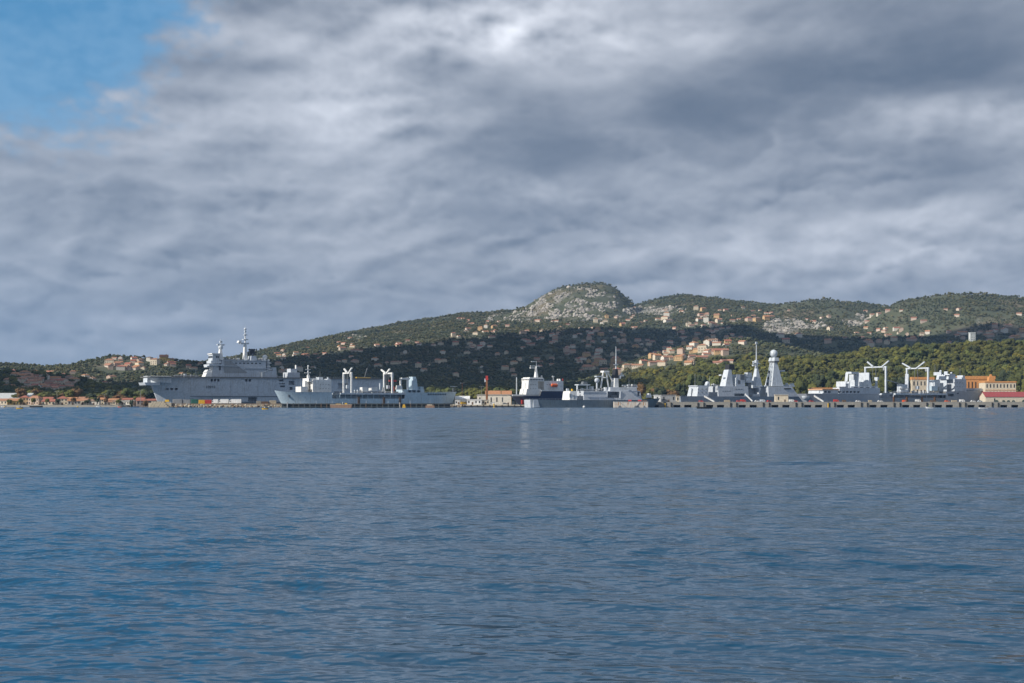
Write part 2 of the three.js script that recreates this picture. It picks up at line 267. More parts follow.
// ---------------------------------------------------------------- sea
{
  const r = rng(5), waves = [];
  for (let i = 0; i < 46; i++) { const lam = 0.9 * Math.pow(8, r()), th = Math.PI / 2 + 0.08 + (r() + r() - 1) * 0.85; waves.push([Math.cos(th) * 2 * Math.PI / lam, Math.sin(th) * 2 * Math.PI / lam, r() * 6.283, 0.0036 * Math.pow(lam, 0.72), lam]); }
  const rows = []; let d = 4; while (d < 1420) { rows.push(d); d += Math.max(0.06, d * d / (EYE * F) * 0.6); }
  rows.unshift(-2600, -200, -40, -8); rows.push(1420, 1560);
  const us = [-1]; for (let i = 0; i <= 560; i++) us.push(-0.9 + 1.8 * i / 560); us.push(1);
  const nx = us.length, ny = rows.length, pos = new Float32Array(nx * ny * 3), nor = new Float32Array(nx * ny * 3), uv = new Float32Array(nx * ny * 2), idx = [];
  rows.forEach((d, j) => us.forEach((u, i) => {
    const half = (6 + Math.max(d, 4) * 0.44) / 0.9, x = Math.abs(u) === 1 ? u * 3600 : u * half, z = -d, k = j * nx + i;
    let y = 0, sx = 0, sz = 0;
    if (d > 0 && d < 1419 && Math.abs(u) < 1) {
      const gust = 0.80 + 0.55 * fbm(x / 46 + 2, z / 120, 3) + 0.75 * fbm(x / 150 - 4, z / 24, 3) - 0.22 * smooth(-0.1, 0.5, x / (0.36 * d + 8)) + 0.12 * smooth(0, -0.5, x / (0.36 * d + 8)), A = clamp(gust, 0.25, 1.5);
      const pk = smooth(0.22, 0.5, fbm(x / 17 + 9, z / 9 + 3, 2)) * smooth(400, 120, d); if (pk > 0) for (const [kx, kz, ph, a] of [[0.16, 1.75, 0.4, 0.045], [-0.22, 1.35, 2.1, 0.05], [0.05, 2.3, 4.0, 0.025]]) { const p = kx * x + kz * z + ph; y += pk * a * Math.sin(p); sx += pk * a * kx * Math.cos(p); sz += pk * a * kz * Math.cos(p); }
      const sub = d * d / (EYE * F) * 0.55;
      for (const w of waves) { const p = w[0] * x + w[1] * z + w[2], c = Math.cos(p), s = Math.sin(p), a = w[3] * A * 1.0; y += a * s * (sub > w[4] * 0.6 ? 0.5 : 1); sx += a * c * w[0]; sz += a * c * w[1]; }
    }
    sz -= 0.10 * smooth(25, 380, d);   // wind off the land: the crests' steeper faces look seaward
    pos.set([x, y, z], k * 3); const n = new THREE.Vector3(-sx, 1, -sz).normalize(); nor.set([n.x, n.y, n.z], k * 3); uv[k * 2] = x / 36; uv[k * 2 + 1] = -z / 36;
  }));
  for (let j = 0; j < ny - 1; j++) for (let i = 0; i < nx - 1; i++) { const a = j * nx + i, b = a + 1, c = a + nx, e = c + 1; idx.push(a, b, e, a, e, c); }
  const g = new THREE.BufferGeometry(); g.setAttribute('position', new THREE.BufferAttribute(pos, 3)); g.setAttribute('normal', new THREE.BufferAttribute(nor, 3)); g.setAttribute('uv', new THREE.BufferAttribute(uv, 2)); g.setIndex(idx);
  // small ripples: slopes of many short waves that repeat over a 36 m square
  const N = 1024, L = 36, sl = new Float32Array(N * N * 2), rr = rng(17), list = [];
  for (let i = 0; i < 70; i++) { const lam = 0.16 * Math.pow(9, rr()), th = Math.PI / 2 + 0.05 + (rr() + rr() - 1) * 1.9, kx = Math.round(Math.cos(th) * L / lam), kz = Math.round(Math.sin(th) * L / lam); list.push([kx, kz, rr() * 6.283, 0.017 * Math.pow(lam / 0.5, 0.15)]); }
  const cA = new Float32Array(N), sA = new Float32Array(N);
  for (const [kx, kz, ph, s0] of list) { const q = Math.hypot(kx, kz), ax = s0 * kx / q, az = s0 * kz / q;
    for (let i = 0; i < N; i++) { cA[i] = Math.cos(6.283185 * kx * i / N); sA[i] = Math.sin(6.283185 * kx * i / N); }
    for (let j = 0; j < N; j++) { const b = 6.283185 * kz * j / N + ph, cb = Math.cos(b), sb = Math.sin(b); for (let i = 0, o = j * N * 2; i < N; i++, o += 2) { const c = cA[i] * cb - sA[i] * sb; sl[o] += ax * c; sl[o + 1] += az * c; } } }
  const nm = tex(N, N, (u, v, i, j) => { const o = (j * N + i) * 2, x = -sl[o], y = -sl[o + 1], q = 1 / Math.hypot(x, y, 1); return [x * q * 0.5 + 0.5, y * q * 0.5 + 0.5, q * 0.5 + 0.5]; }, false);
  const m = new THREE.Mesh(g, Object.assign(new THREE.MeshPhysicalMaterial({ color: new THREE.Color().setRGB(0.006, 0.055, 0.113), roughness: 0.11, ior: 1.333, normalMap: nm, normalScale: new THREE.Vector2(1.45, 1.45) }), { name: 'sea_water' }));
  m.name = 'sea'; tag(m, 'rippled blue harbour water stretching to the quays', 'sea', null, 'structure'); add(m);
}

// ---------------------------------------------------------------- clouds high outside the picture, whose shadows lie on the hills
{
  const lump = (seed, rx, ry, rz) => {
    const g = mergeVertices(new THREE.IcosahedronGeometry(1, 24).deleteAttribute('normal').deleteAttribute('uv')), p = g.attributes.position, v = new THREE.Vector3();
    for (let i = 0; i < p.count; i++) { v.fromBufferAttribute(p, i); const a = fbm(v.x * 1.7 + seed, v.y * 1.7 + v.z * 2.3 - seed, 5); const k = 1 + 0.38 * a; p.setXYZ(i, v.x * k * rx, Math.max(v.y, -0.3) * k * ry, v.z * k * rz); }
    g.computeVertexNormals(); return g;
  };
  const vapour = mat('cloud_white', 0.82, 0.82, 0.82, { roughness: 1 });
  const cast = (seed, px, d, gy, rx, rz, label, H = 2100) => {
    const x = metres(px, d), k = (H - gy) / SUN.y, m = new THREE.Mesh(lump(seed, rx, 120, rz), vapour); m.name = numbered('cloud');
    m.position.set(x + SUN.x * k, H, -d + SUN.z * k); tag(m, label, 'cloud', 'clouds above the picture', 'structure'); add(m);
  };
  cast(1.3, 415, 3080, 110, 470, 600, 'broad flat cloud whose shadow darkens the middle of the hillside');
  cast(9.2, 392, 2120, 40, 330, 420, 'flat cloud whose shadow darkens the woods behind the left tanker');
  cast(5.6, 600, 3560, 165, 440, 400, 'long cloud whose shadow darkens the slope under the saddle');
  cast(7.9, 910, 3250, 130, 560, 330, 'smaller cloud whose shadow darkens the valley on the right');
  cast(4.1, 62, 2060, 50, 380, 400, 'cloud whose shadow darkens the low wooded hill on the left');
}

{
  const r = rng(77), g = new THREE.IcosahedronGeometry(1, 1), p = g.attributes.position; for (let i = 0; i < p.count; i++) { const f = 1 + 0.55 * noise(p.getX(i) * 2.2 + 4, p.getY(i) * 2.2 + p.getZ(i) * 1.6); p.setXYZ(i, p.getX(i) * f, p.getY(i) * f * 0.7, p.getZ(i) * f); } g.computeVertexNormals();
  const ms = [], q = new THREE.Quaternion(), e = new THREE.Euler(), places = [[566, 303, 52, 16, 1000], [520, 317, 40, 6, 330], [585, 319, 50, 4, 200], [655, 311, 34, 4.5, 420], [785, 327, 24, 9, 480], [818, 326, 12, 4, 90], [855, 321, 15, 7, 160], [357, 337, 12, 4, 40]];
  for (const [cx, cy, rx, ry, n] of places) for (let i = 0; i < n; i++) { const a = r() * 6.283, t = Math.sqrt(r()), l = onLand(cx + Math.cos(a) * t * rx, cy + Math.sin(a) * t * ry, 2700); if (!l || fbm(l.x / 60, l.z / 60 + 5, 3) < -0.02) continue; const s = 2.2 + 8 * r() * r() * r() + 1.5 * r(); q.setFromEuler(e.set(r() * 6, r() * 6, r() * 6)); ms.push(new THREE.Matrix4().compose(new THREE.Vector3(l.x, l.y - s * 0.2, l.z), q, new THREE.Vector3(s * 1.3, s * (0.7 + 0.6 * r()), s))); }
  const im = new THREE.InstancedMesh(g, mat('limestone', 0.34, 0.32, 0.29, { roughness: 1 }), ms.length), C = new THREE.Color(); ms.forEach((m, i) => { im.setMatrixAt(i, m); const k = 0.6 + 0.6 * r(); im.setColorAt(i, C.setRGB(k, k * 0.98, k * 0.95)); }); im.name = 'rock_outcrop'; tag(im, 'pale limestone outcrops scattered over the summit and cuttings', 'rocks', null, 'stuff'); add(im);
}

// ---------------------------------------------------------------- trees
function crownGeometry(seed, lumps, W, Hc, leaves, detail = 1) {   // a crown about W wide and Hc high standing on y = 0: leaf masses and loose sprays
  const r = rng(seed), list = [];
  for (let i = 0; i < lumps; i++) {
    const a = r() * 6.283, q = Math.sqrt(r()) * 0.34 * W, y = Hc * (0.30 + 0.48 * r()), s = W * (0.17 + 0.12 * r());
    const g = new THREE.IcosahedronGeometry(1, detail), p = g.attributes.position, o = r() * 50;
    for (let k = 0; k < p.count; k++) { const x = p.getX(k), yy = p.getY(k), z = p.getZ(k), f = 1 + 0.55 * noise(x * 2.1 + o, yy * 2.1 + z * 1.7 - o); p.setXYZ(k, Math.cos(a) * q + x * f * s, y + yy * f * s * 0.62, Math.sin(a) * q + z * f * s); }
    g.deleteAttribute('uv'); g.deleteAttribute('normal'); g.computeVertexNormals(); list.push(g);
  }
  const pos = [];
  for (let i = 0; i < leaves; i++) {
    const a = r() * 6.283, e = Math.acos(1 - 1.7 * r()), R = 0.36 + 0.17 * r(), c = [Math.cos(a) * Math.sin(e) * W * R, Hc * 0.5 + Math.cos(e) * Hc * (R + 0.02), Math.sin(a) * Math.sin(e) * W * R], s = W * (0.05 + 0.05 * r());
    for (let k = 0; k < 3; k++) pos.push(c[0] + (r() - 0.5) * 2 * s, c[1] + (r() - 0.5) * 1.6 * s, c[2] + (r() - 0.5) * 2 * s);
  }
  if (leaves) { const g = new THREE.BufferGeometry(); g.setAttribute('position', new THREE.Float32BufferAttribute(pos, 3)); g.computeVertexNormals(); list.push(g); }
  return mergeGeometries(list.map((g) => g.index ? g.toNonIndexed() : g));
}
const leafMats = [mat('pine_green', 0.058, 0.066, 0.016, { roughness: 1 }), mat('olive_green', 0.092, 0.094, 0.018, { roughness: 1 }), mat('dark_evergreen', 0.034, 0.046, 0.020, { roughness: 1 }), mat('autumn_brown', 0.13, 0.075, 0.03, { roughness: 1 }), mat('pale_green', 0.085, 0.10, 0.028, { roughness: 1 })];
const crowns = [0, 1, 2, 3, 4].map((i) => crownGeometry(31 + i * 7, 9 + i, 8, 5.2 + 0.7 * (i % 3), 70));
const farCrowns = [0, 1, 2].map((i) => crownGeometry(131 + i, 4, 9, 6, 14, 1));
const houseSpots = [];                                  // filled before the wood is planted: x, z, radius

const farLeaf = [mat('far_pine', 0.070, 0.078, 0.036, { roughness: 1 }), mat('far_scrub', 0.085, 0.088, 0.046, { roughness: 1 }), mat('far_oak', 0.052, 0.064, 0.030, { roughness: 1 })];

// ---------------------------------------------------------------- houses on the hillsides
const wallMats = { cream: mat('cream_render', 0.68, 0.61, 0.50, { map: stoneTex, roughness: 0.9 }), white: mat('white_render', 0.72, 0.70, 0.66, { map: stoneTex, roughness: 0.9 }), ochre: mat('ochre_render', 0.60, 0.42, 0.24, { map: stoneTex, roughness: 0.9 }), pink: mat('pink_render', 0.58, 0.46, 0.39, { map: stoneTex, roughness: 0.9 }), yellow: mat('yellow_render', 0.68, 0.50, 0.18, { map: stoneTex, roughness: 0.9 }) };
const roofMats = { terracotta: mat('terracotta_tiles', 0.40, 0.21, 0.135, { map: stoneTex, roughness: 0.9 }), red: mat('red_tiles', 0.38, 0.145, 0.105, { map: stoneTex, roughness: 0.9 }), orange: mat('orange_tiles', 0.48, 0.24, 0.13, { map: stoneTex, roughness: 0.9 }), brown: mat('brown_tiles', 0.30, 0.20, 0.15, { map: stoneTex, roughness: 0.9 }), grey: mat('grey_sheet', 0.36, 0.36, 0.36, { map: stoneTex, roughness: 0.8 }) };
function gable(w, d, h0, rise, over = 0.5) {            // roof with its ridge along x; thin overhang
  const s = new THREE.Shape(); const hd = d / 2 + over, t = 0.3; s.moveTo(-hd, h0 - 0.25); s.lineTo(0, h0 + rise); s.lineTo(hd, h0 - 0.25); s.lineTo(hd, h0 - 0.25 + t); s.lineTo(0, h0 + rise + t); s.lineTo(-hd, h0 - 0.25 + t);
  const g = new THREE.ExtrudeGeometry(s, { depth: w + 2 * over, bevelEnabled: false }); g.rotateY(Math.PI / 2); g.translate(-w / 2 - over, 0, 0); return g;
}
function hip(w, d, h0, rise, over = 0.5) { return block(-w / 2 - over, w / 2 + over, h0, h0 + rise, -d / 2 - over, d / 2 + over, { l: Math.min(w, d) * 0.48, r: Math.min(w, d) * 0.48, f: d * 0.48, b: d * 0.48 }); }
function gableWall(w, d, h, rise) { const s = new THREE.Shape(); s.moveTo(-d / 2, -5); s.lineTo(d / 2, -5); s.lineTo(d / 2, h); s.lineTo(0, h + rise - 0.1); s.lineTo(-d / 2, h); const g = new THREE.ExtrudeGeometry(s, { depth: w, bevelEnabled: false }); g.rotateY(Math.PI / 2); g.translate(-w / 2, 0, 0); return g; }
const windowGeo = metreUV(block(-0.55, 0.55, -0.75, 0.75, -0.04, 0.06)), doorGeo = metreUV(block(-0.6, 0.6, 0, 2.2, -0.04, 0.06));
const houseTypes = [
  [13, 9, 6.0, 2.2, 'gable'], [10, 8.5, 3.4, 2.0, 'gable'], [16, 10, 6.4, 2.4, 'hip'], [12, 10, 8.6, 2.2, 'hip'], [20, 10, 3.6, 2.4, 'gable'], [11, 9, 5.6, 2.6, 'gable'],
].map(([w, d, h, rise, kind]) => ({ w, d, h, wall: metreUV(kind === 'gable' ? gableWall(w, d, h, rise) : block(-w / 2, w / 2, -5, h, -d / 2, d / 2)), roof: metreUV(kind === 'gable' ? gable(w, d, h, rise) : hip(w, d, h, rise)), chimney: metreUV(block(w * 0.22, w * 0.22 + 0.9, h, h + rise + 1.2, -0.5, 0.4)) }));
function house(type, wall, roof, parts = true) {
  const t = houseTypes[type], g = new THREE.Group(); g.name = numbered('hillside_house');
  const w = new THREE.Mesh(t.wall, wallMats[wall]); w.name = 'wall'; const r = new THREE.Mesh(t.roof, roofMats[roof]); r.name = 'roof'; g.add(w, r);
  const c = new THREE.Mesh(t.chimney, wallMats[wall]); c.name = 'chimney'; r.add(c);
  const floors = Math.max(1, Math.floor(t.h / 2.9)), n = Math.floor(t.w / 3.2);
  if (parts) for (let f = 0; f < floors; f++) for (let i = 0; i < n; i++) { if (f === 0 && i === (n >> 1)) { const d = new THREE.Mesh(doorGeo, M.brown); d.name = 'door'; d.position.set(-t.w / 2 + (i + 0.5) * t.w / n, 0.05, t.d / 2); w.add(d); continue; }
    const p = new THREE.Mesh(windowGeo, M.glass); p.name = 'window'; p.position.set(-t.w / 2 + (i + 0.5) * t.w / n, 1.7 + f * 2.9, t.d / 2); w.add(p); }
  return g;
}
// [left, right, top, bottom in the photograph, how many, phrase, wall colours, size]
const hamlets = [
  [1, 76, 373.5, 391.5, 34, 'on the shaded hillside left of the assault ship', ['pink', 'cream', 'pink', 'white'], 0.92, 1700],
  [103, 150, 359.5, 371, 17, 'in the sunlit hilltop village left of the assault ship', ['cream', 'pink', 'cream', 'ochre', 'white'], 1.15, 2300],
  [153, 172, 361, 367.5, 5, 'on the hilltop behind the assault ship\'s bow', ['yellow', 'cream', 'ochre'], 1.45, 2300],
  [74, 124, 378, 388, 5, 'in the dark wood left of the assault ship', ['white', 'white', 'pink'], 1.0, 1700],
  [178, 206, 364, 375, 4, 'in dark wood behind the assault ship\'s foredeck', ['pink', 'cream'], 0.9, 2200],
  [273, 300, 350, 374, 13, 'on the dark slope behind the assault ship\'s stern', ['white', 'pink', 'white'], 1.0, 1700],
  [300, 392, 343, 371, 12, 'on the dark slope above the left tanker', ['pink', 'cream', 'white'], 1.0, 1700],
  [392, 450, 341, 372, 12, 'on the dark slope behind the left tanker\'s stern', ['cream', 'pink', 'white'], 1.05, 1700],
  [452, 508, 328, 350, 15, 'on the slope below the summit\'s left shoulder', ['ochre', 'white', 'pink', 'cream'], 1.15, 2200],
  [452, 520, 350, 378, 12, 'in the dark woods above the white quay sheds', ['pink', 'white', 'cream'], 1.0, 1700],
  [520, 600, 328, 362, 24, 'in the dark woods above the blue-hulled ship', ['pink', 'cream', 'white', 'pink'], 1.15, 1900],
  [590, 640, 317, 346, 14, 'on the shaded slope right below the rocky summit', ['cream', 'pink', 'ochre', 'white'], 1.2, 2500],
  [586, 630, 355, 376, 20, 'in the sunlit estate behind the grey frigate\'s mast', ['cream', 'cream', 'pink', 'ochre'], 1.25, 1700],
  [630, 692, 344, 368, 24, 'in the sunlit suburb between the two grey frigates', ['cream', 'white', 'pink', 'cream', 'ochre'], 1.1, 1700],
  [690, 730, 336, 356, 17, 'in the sunlit suburb above the domed frigate\'s stern', ['cream', 'ochre', 'white', 'ochre', 'pink'], 1.2, 1700],
  [656, 726, 309, 327, 15, 'high on the saddle right of the rocky summit', ['cream', 'ochre', 'pink', 'white'], 1.5, 2700],
  [744, 775, 316, 322, 5, 'above the quarry on the right-hand hills', ['cream', 'ochre', 'pink'], 1.5, 2700],
  [766, 836, 312, 346, 7, 'scattered around the quarry on the right-hand hills', ['cream', 'pink', 'white'], 1.3, 2000],
  [866, 912, 328, 347, 14, 'in the shaded valley above the right tanker\'s gantries', ['pink', 'white', 'pink', 'cream'], 1.15, 2000],
  [912, 966, 332, 341, 8, 'in the shaded valley left of the white tower', ['pink', 'cream', 'white'], 1.1, 2000],
  [976, 1022, 326, 339, 9, 'in the valley right of the white tower', ['cream', 'pink', 'white', 'ochre'], 1.3, 2000],
];
const housePoints = [];
{
  const r = rng(404);
  for (const [l, rr, t, b, n, where, walls, size, from] of hamlets) {
    const made = []; let tries = 0;
    while (made.length < n && tries++ < n * 60) {
      const px = mix(l, rr, r()), py = mix(t, b, r()), p = onLand(px, py, from); if (!p) continue;
      if (made.some((q) => Math.abs(q.px - px) < 4.2 && Math.abs(q.py - py) < 1.8)) continue;
      made.push({ px, py, ...p });
    }
    made.sort((a, c) => a.px - c.px);
    made.forEach((p, i) => {
      const wall = walls[Math.floor(r() * walls.length)], roof = ['terracotta', 'terracotta', 'orange', 'brown', 'red'][Math.floor(r() * 5)], type = Math.floor(r() * houseTypes.length), s = size * (0.7 + 0.35 * r());
      const h = house(type, wall, roof, F / p.d * s > 0.55); h.position.set(p.x, p.y, p.z); h.rotation.y = (r() - 0.5) * 1.3 + (r() < 0.3 ? Math.PI / 2 : 0); h.scale.setScalar(s);
      tag(h, `${wall} ${roof}-roofed house ${where}, ${ordinal(i + 1)} from left`, 'house', 'houses ' + where); add(h);
      housePoints.push([p.x, p.z, houseTypes[type].w * s * 0.62, p.d]);
    });
  }
}

// the smallest houses, spread over the far slopes: one mass
{
  const r = rng(808), ms = [], Q = new THREE.Quaternion(), Y = new THREE.Vector3(0, 1, 0), geo = mergeGeometries([0, 1].map((k) => { const t = houseTypes[1], g = (k ? t.roof : t.wall).clone(), n = g.attributes.position.count, c = new Float32Array(n * 3); for (let i = 0; i < n; i++) c.set(k ? [0.40, 0.21, 0.14] : [0.66, 0.60, 0.51], i * 3); g.setAttribute('color', new THREE.BufferAttribute(c, 3)); return g; }));
  const put = (l, rr, t, b, n, from) => { for (let i = 0; i < n; i++) { const p = onLand(mix(l, rr, r()), mix(t, b, r()), from); if (!p || rockAt(p.x, p.z) > 0.4) continue; const s = 0.75 + 0.5 * r(); Q.setFromAxisAngle(Y, (r() - 0.5) * 1.5); ms.push(new THREE.Matrix4().compose(new THREE.Vector3(p.x, p.y, p.z), Q, new THREE.Vector3(s * (0.9 + 0.6 * r()), s, s))); housePoints.push([p.x, p.z, 6.5 * s, p.d]); } };
  put(452, 640, 318, 350, 48, 2300); put(300, 452, 338, 368, 20, 2000); put(620, 745, 308, 335, 34, 2700); put(520, 640, 340, 372, 14, 1750); put(640, 735, 335, 366, 26, 1750); put(740, 1020, 310, 345, 40, 2300); put(2, 78, 372, 391, 22, 1700); put(104, 176, 358, 371, 10, 2300);
  const im = new THREE.InstancedMesh(geo, Object.assign(new THREE.MeshStandardMaterial({ vertexColors: true, roughness: 0.9 }), { name: 'far_houses' }), ms.length), C = new THREE.Color(); ms.forEach((m, i) => { im.setMatrixAt(i, m); const k = 0.6 + 0.5 * r(), w = 0.85 + 0.15 * r(); im.setColorAt(i, C.setRGB(k, k * w, k * w * 0.97)); }); im.name = 'distant_houses'; tag(im, 'smallest pale houses dotted over the far slopes', 'houses', null, 'stuff'); add(im);
}

// ---------------------------------------------------------------- the woods on the hills: one mass of trees
{
  const r = rng(909), grid = new Map(), key = (x, z) => Math.floor(x / 40) + ':' + Math.floor(z / 40);
  for (const q of housePoints) for (let a = -1; a <= 1; a++) for (let b = -1; b <= 2; b++) { const k = Math.floor(q[0] / 40 + a) + ':' + Math.floor(q[1] / 40 + b); (grid.get(k) ?? grid.set(k, []).get(k)).push(q); }
  const near = [0, 1, 2, 3, 4].map(() => []), far = [0, 1, 2].map(() => []), tints = { near: near.map(() => []), far: far.map(() => []) };
  const M4 = new THREE.Matrix4(), Q = new THREE.Quaternion(), Y = new THREE.Vector3(0, 1, 0), big = [];
  for (let d = 1530; d < 6000;) {
    const s = d < 2300 ? 7.2 + (d - 1500) * 0.0008 : 6.9 + (d - 2300) * 0.0013, half = d * 0.385 + 40;
    for (let x0 = -half; x0 < half; x0 += s) {
      const x = x0 + (r() - 0.5) * s, z = -(d + (r() - 0.5) * s), h = height(x, z); if (h < 6.5) continue;
      const n = fbm(x / 130, z / 130, 3), n2 = fbm(x / 38 + 7, z / 38, 2), rk = rockAt(x, z);
      let keep = 0.96 - (d > 2300 ? 0.85 : 0.5) * smooth(0.05, 0.5, n + 0.4 * n2); if (h > 4 && d < 1560) keep *= 0.5; if (d > 2300) keep *= 0.93; if (rk > 0.3) keep *= 0.62;
      if (r() > keep) continue;
      const list = grid.get(key(x, z)); if (list && list.some((q) => { const dz = -z - q[3]; return Math.abs(x - q[0]) < q[2] + 3 && dz < q[2] + 3 && dz > -(q[2] + (q[3] < 2150 ? 13 : 38)); })) continue;
      const sc = (d < 2300 ? 1.18 : 0.82 + (d - 2300) * 0.00006) * (0.5 + 0.85 * r() * r() + 0.25 * r() + 0.25 * n) * (rk > 0.3 ? 0.62 : 1), isNear = d < 2300, v = Math.floor(r() * (isNear ? 5 : 3));
      Q.setFromAxisAngle(Y, r() * 6.283); M4.compose(new THREE.Vector3(x, h - 0.4, z), Q, new THREE.Vector3(sc, sc * (0.9 + 0.4 * r()) * (isNear ? 1.25 : 1.1), sc));
      const k = 0.72 + 0.5 * r() + 0.35 * n2, warm = clamp(0.5 + n * 0.9 + (r() - 0.5) * 0.7);
      const c = [k * mix(0.82, 1.35, warm), k * mix(0.95, 1.15, warm), k * mix(1.1, 0.85, warm)];
      (isNear ? near : far)[v].push(M4.clone()); tints[isNear ? 'near' : 'far'][v].push(c);
    }
    d += s;
  }
  const plant = (geo, ms, cs, m, name, label) => { const im = new THREE.InstancedMesh(geo, m, ms.length), C = new THREE.Color(); ms.forEach((q, i) => { im.setMatrixAt(i, q); im.setColorAt(i, C.setRGB(...cs[i])); }); im.name = numbered(name); tag(im, label, 'wood', 'woods on the hills', 'stuff'); add(im); };
  const kind = ['rounded pines', 'spreading pines', 'dense oaks', 'ragged pines', 'low oaks'];
  near.forEach((ms, i) => plant(crowns[i], ms, tints.near[i], leafMats[[0, 1, 0, 1, 0][i]], 'wood', 'green wood of ' + kind[i] + ' on the nearer hills'));
  far.forEach((ms, i) => plant(farCrowns[i], ms, tints.far[i], farLeaf[i], 'wood', 'distant green wood of ' + kind[i] + ' on the high hills'));
}

// ---------------------------------------------------------------- ships
// A ship is laid out by the photo's columns (u) and rows (v) at its own distance, then built in metres about its centre line; z is towards the viewer.
function vessel(name, label, category, u0, D, yaw = 0, group, zf = 1) {
  const root = new THREE.Group(), k = D / F, c = Math.cos(yaw), sn = Math.sin(yaw), vw = HOR + EYE * F / D, x0 = (u0 - 512) * k;
  root.name = numbered(name); root.position.set(x0, 0, -D); root.rotation.y = yaw; tag(root, label, category, group);
  // place along the ship of a point seen at column u that lies z off the centre line
  const X = (u, z = 0) => { const q = (u - 512) / F; return (q * (D - z * c) - x0 - z * sn) / (c - q * sn); }, Y = (v) => (vw - v) * k, P = (u, v, z = 0) => [X(u, z * zf), Y(v), z * zf];
  const g = (a, b, t, bt, z0, z1, taper) => {
    z0 *= zf; z1 *= zf; const most = 0.62 * (b - a) * k / Math.max(Math.abs(sn), 1e-6); if (z1 - z0 > most) { const m = (z0 + z1) / 2; z0 = m - most / 2; z1 = m + most / 2; }
    return block(X(a, sn >= 0 ? z0 : z1), X(b, sn >= 0 ? z1 : z0), Y(bt), Y(t), z0, z1, taper ? Object.fromEntries(Object.entries(taper).map(([n, w]) => [n, w * k])) : undefined);
  };
  const S = {
    root, k, sn, zf, X, Y, P, vw, g,
    box: (name, m, a, b, t, bt, z0, z1, taper, parent = root) => obj(name, g(a, b, t, bt, z0, z1, taper), m, parent),
    rod: (u, v, u2, v2, r0, r1 = r0, z = 0, z2 = z, n = 6) => rod(P(u, v, z), P(u2, v2, z2), r0, r1, n),
    bar: (u, v, u2, v2, w, z = 0, z2 = z) => bar(P(u, v, z), P(u2, v2, z2), w),
    ball: (u, v, r, z = 0, sy = 1) => { const q = P(u, v, z); return ball(q[0], q[1], q[2], r, sy); },
    put: (name, geos, m, parent = root) => obj(name, geos, m, parent),
    // a row of n openings along the side, each a part of its own
    row: (name, m, a, b, n, t, bt, z, parent = root, gap = 0.35) => { const zz = z * zf, w = (X(b, zz) - X(a, zz)) / n, geo = metreUV(block(-w * (1 - gap) / 2, w * (1 - gap) / 2, Y(bt), Y(t), -0.25, 0.14)); for (let i = 0; i < n; i++) { const q = new THREE.Mesh(geo, m); q.name = name; q.position.set(X(a, zz) + (i + 0.5) * w, 0, zz); parent.add(q); } },
    // the same across the face that looks towards the bow or stern on the left; A and z0 are those of the block it belongs to
    front: (name, m, A, z0, z1, n, t, bt, parent = root, gap = 0.3, inset = 0) => { const x = X(A, z0 * zf) + inset, w = (z1 - z0) * zf / n, geo = metreUV(block(-0.14, 0.25, Y(bt), Y(t), -w * (1 - gap) / 2, w * (1 - gap) / 2)); for (let i = 0; i < n; i++) { const q = new THREE.Mesh(geo, m); q.name = name; q.position.set(x, 0, z0 * zf + (i + 0.5) * w); parent.add(q); } },
    hole: (a, b, t, bt, z, depth = 6) => block(X(a, z * zf), X(b, z * zf), Y(bt), Y(t), z * zf - depth, z * zf + 2.5),
    holes: (a, b, n, t, bt, z, gap = 0.35, depth = 6) => { const zz = z * zf, xa = X(a, zz), w = (X(b, zz) - xa) / n; return [...Array(n).keys()].map((i) => block(xa + (i + gap / 2) * w, xa + (i + 1 - gap / 2) * w, Y(bt), Y(t), zz - depth, zz + 2.5)); },
    whip: (u, v, v2, z = 0, r = 0.09, m = M.pale, parent = root) => obj('whip_antenna', rod(P(u, v, z), P(u, v2, z), r, r * 0.5, 5), m, parent),
    rail: (a, b, v, z, parent = root, m = M.pale) => { const list = [], y = Y(v), zz = z * zf, xa = X(a, zz), xb = X(b, zz), n = Math.max(2, Math.round((xb - xa) / 3)); for (let i = 0; i <= n; i++) list.push(block(xa + (xb - xa) * i / n - 0.04, xa + (xb - xa) * i / n + 0.04, y, y + 1.1, zz - 0.04, zz + 0.04)); for (const h of [0.55, 1.1]) list.push(block(xa, xb, y + h - 0.03, y + h + 0.03, zz - 0.03, zz + 0.03)); return obj('railing', list, m, parent); },
  };
  return S;
}
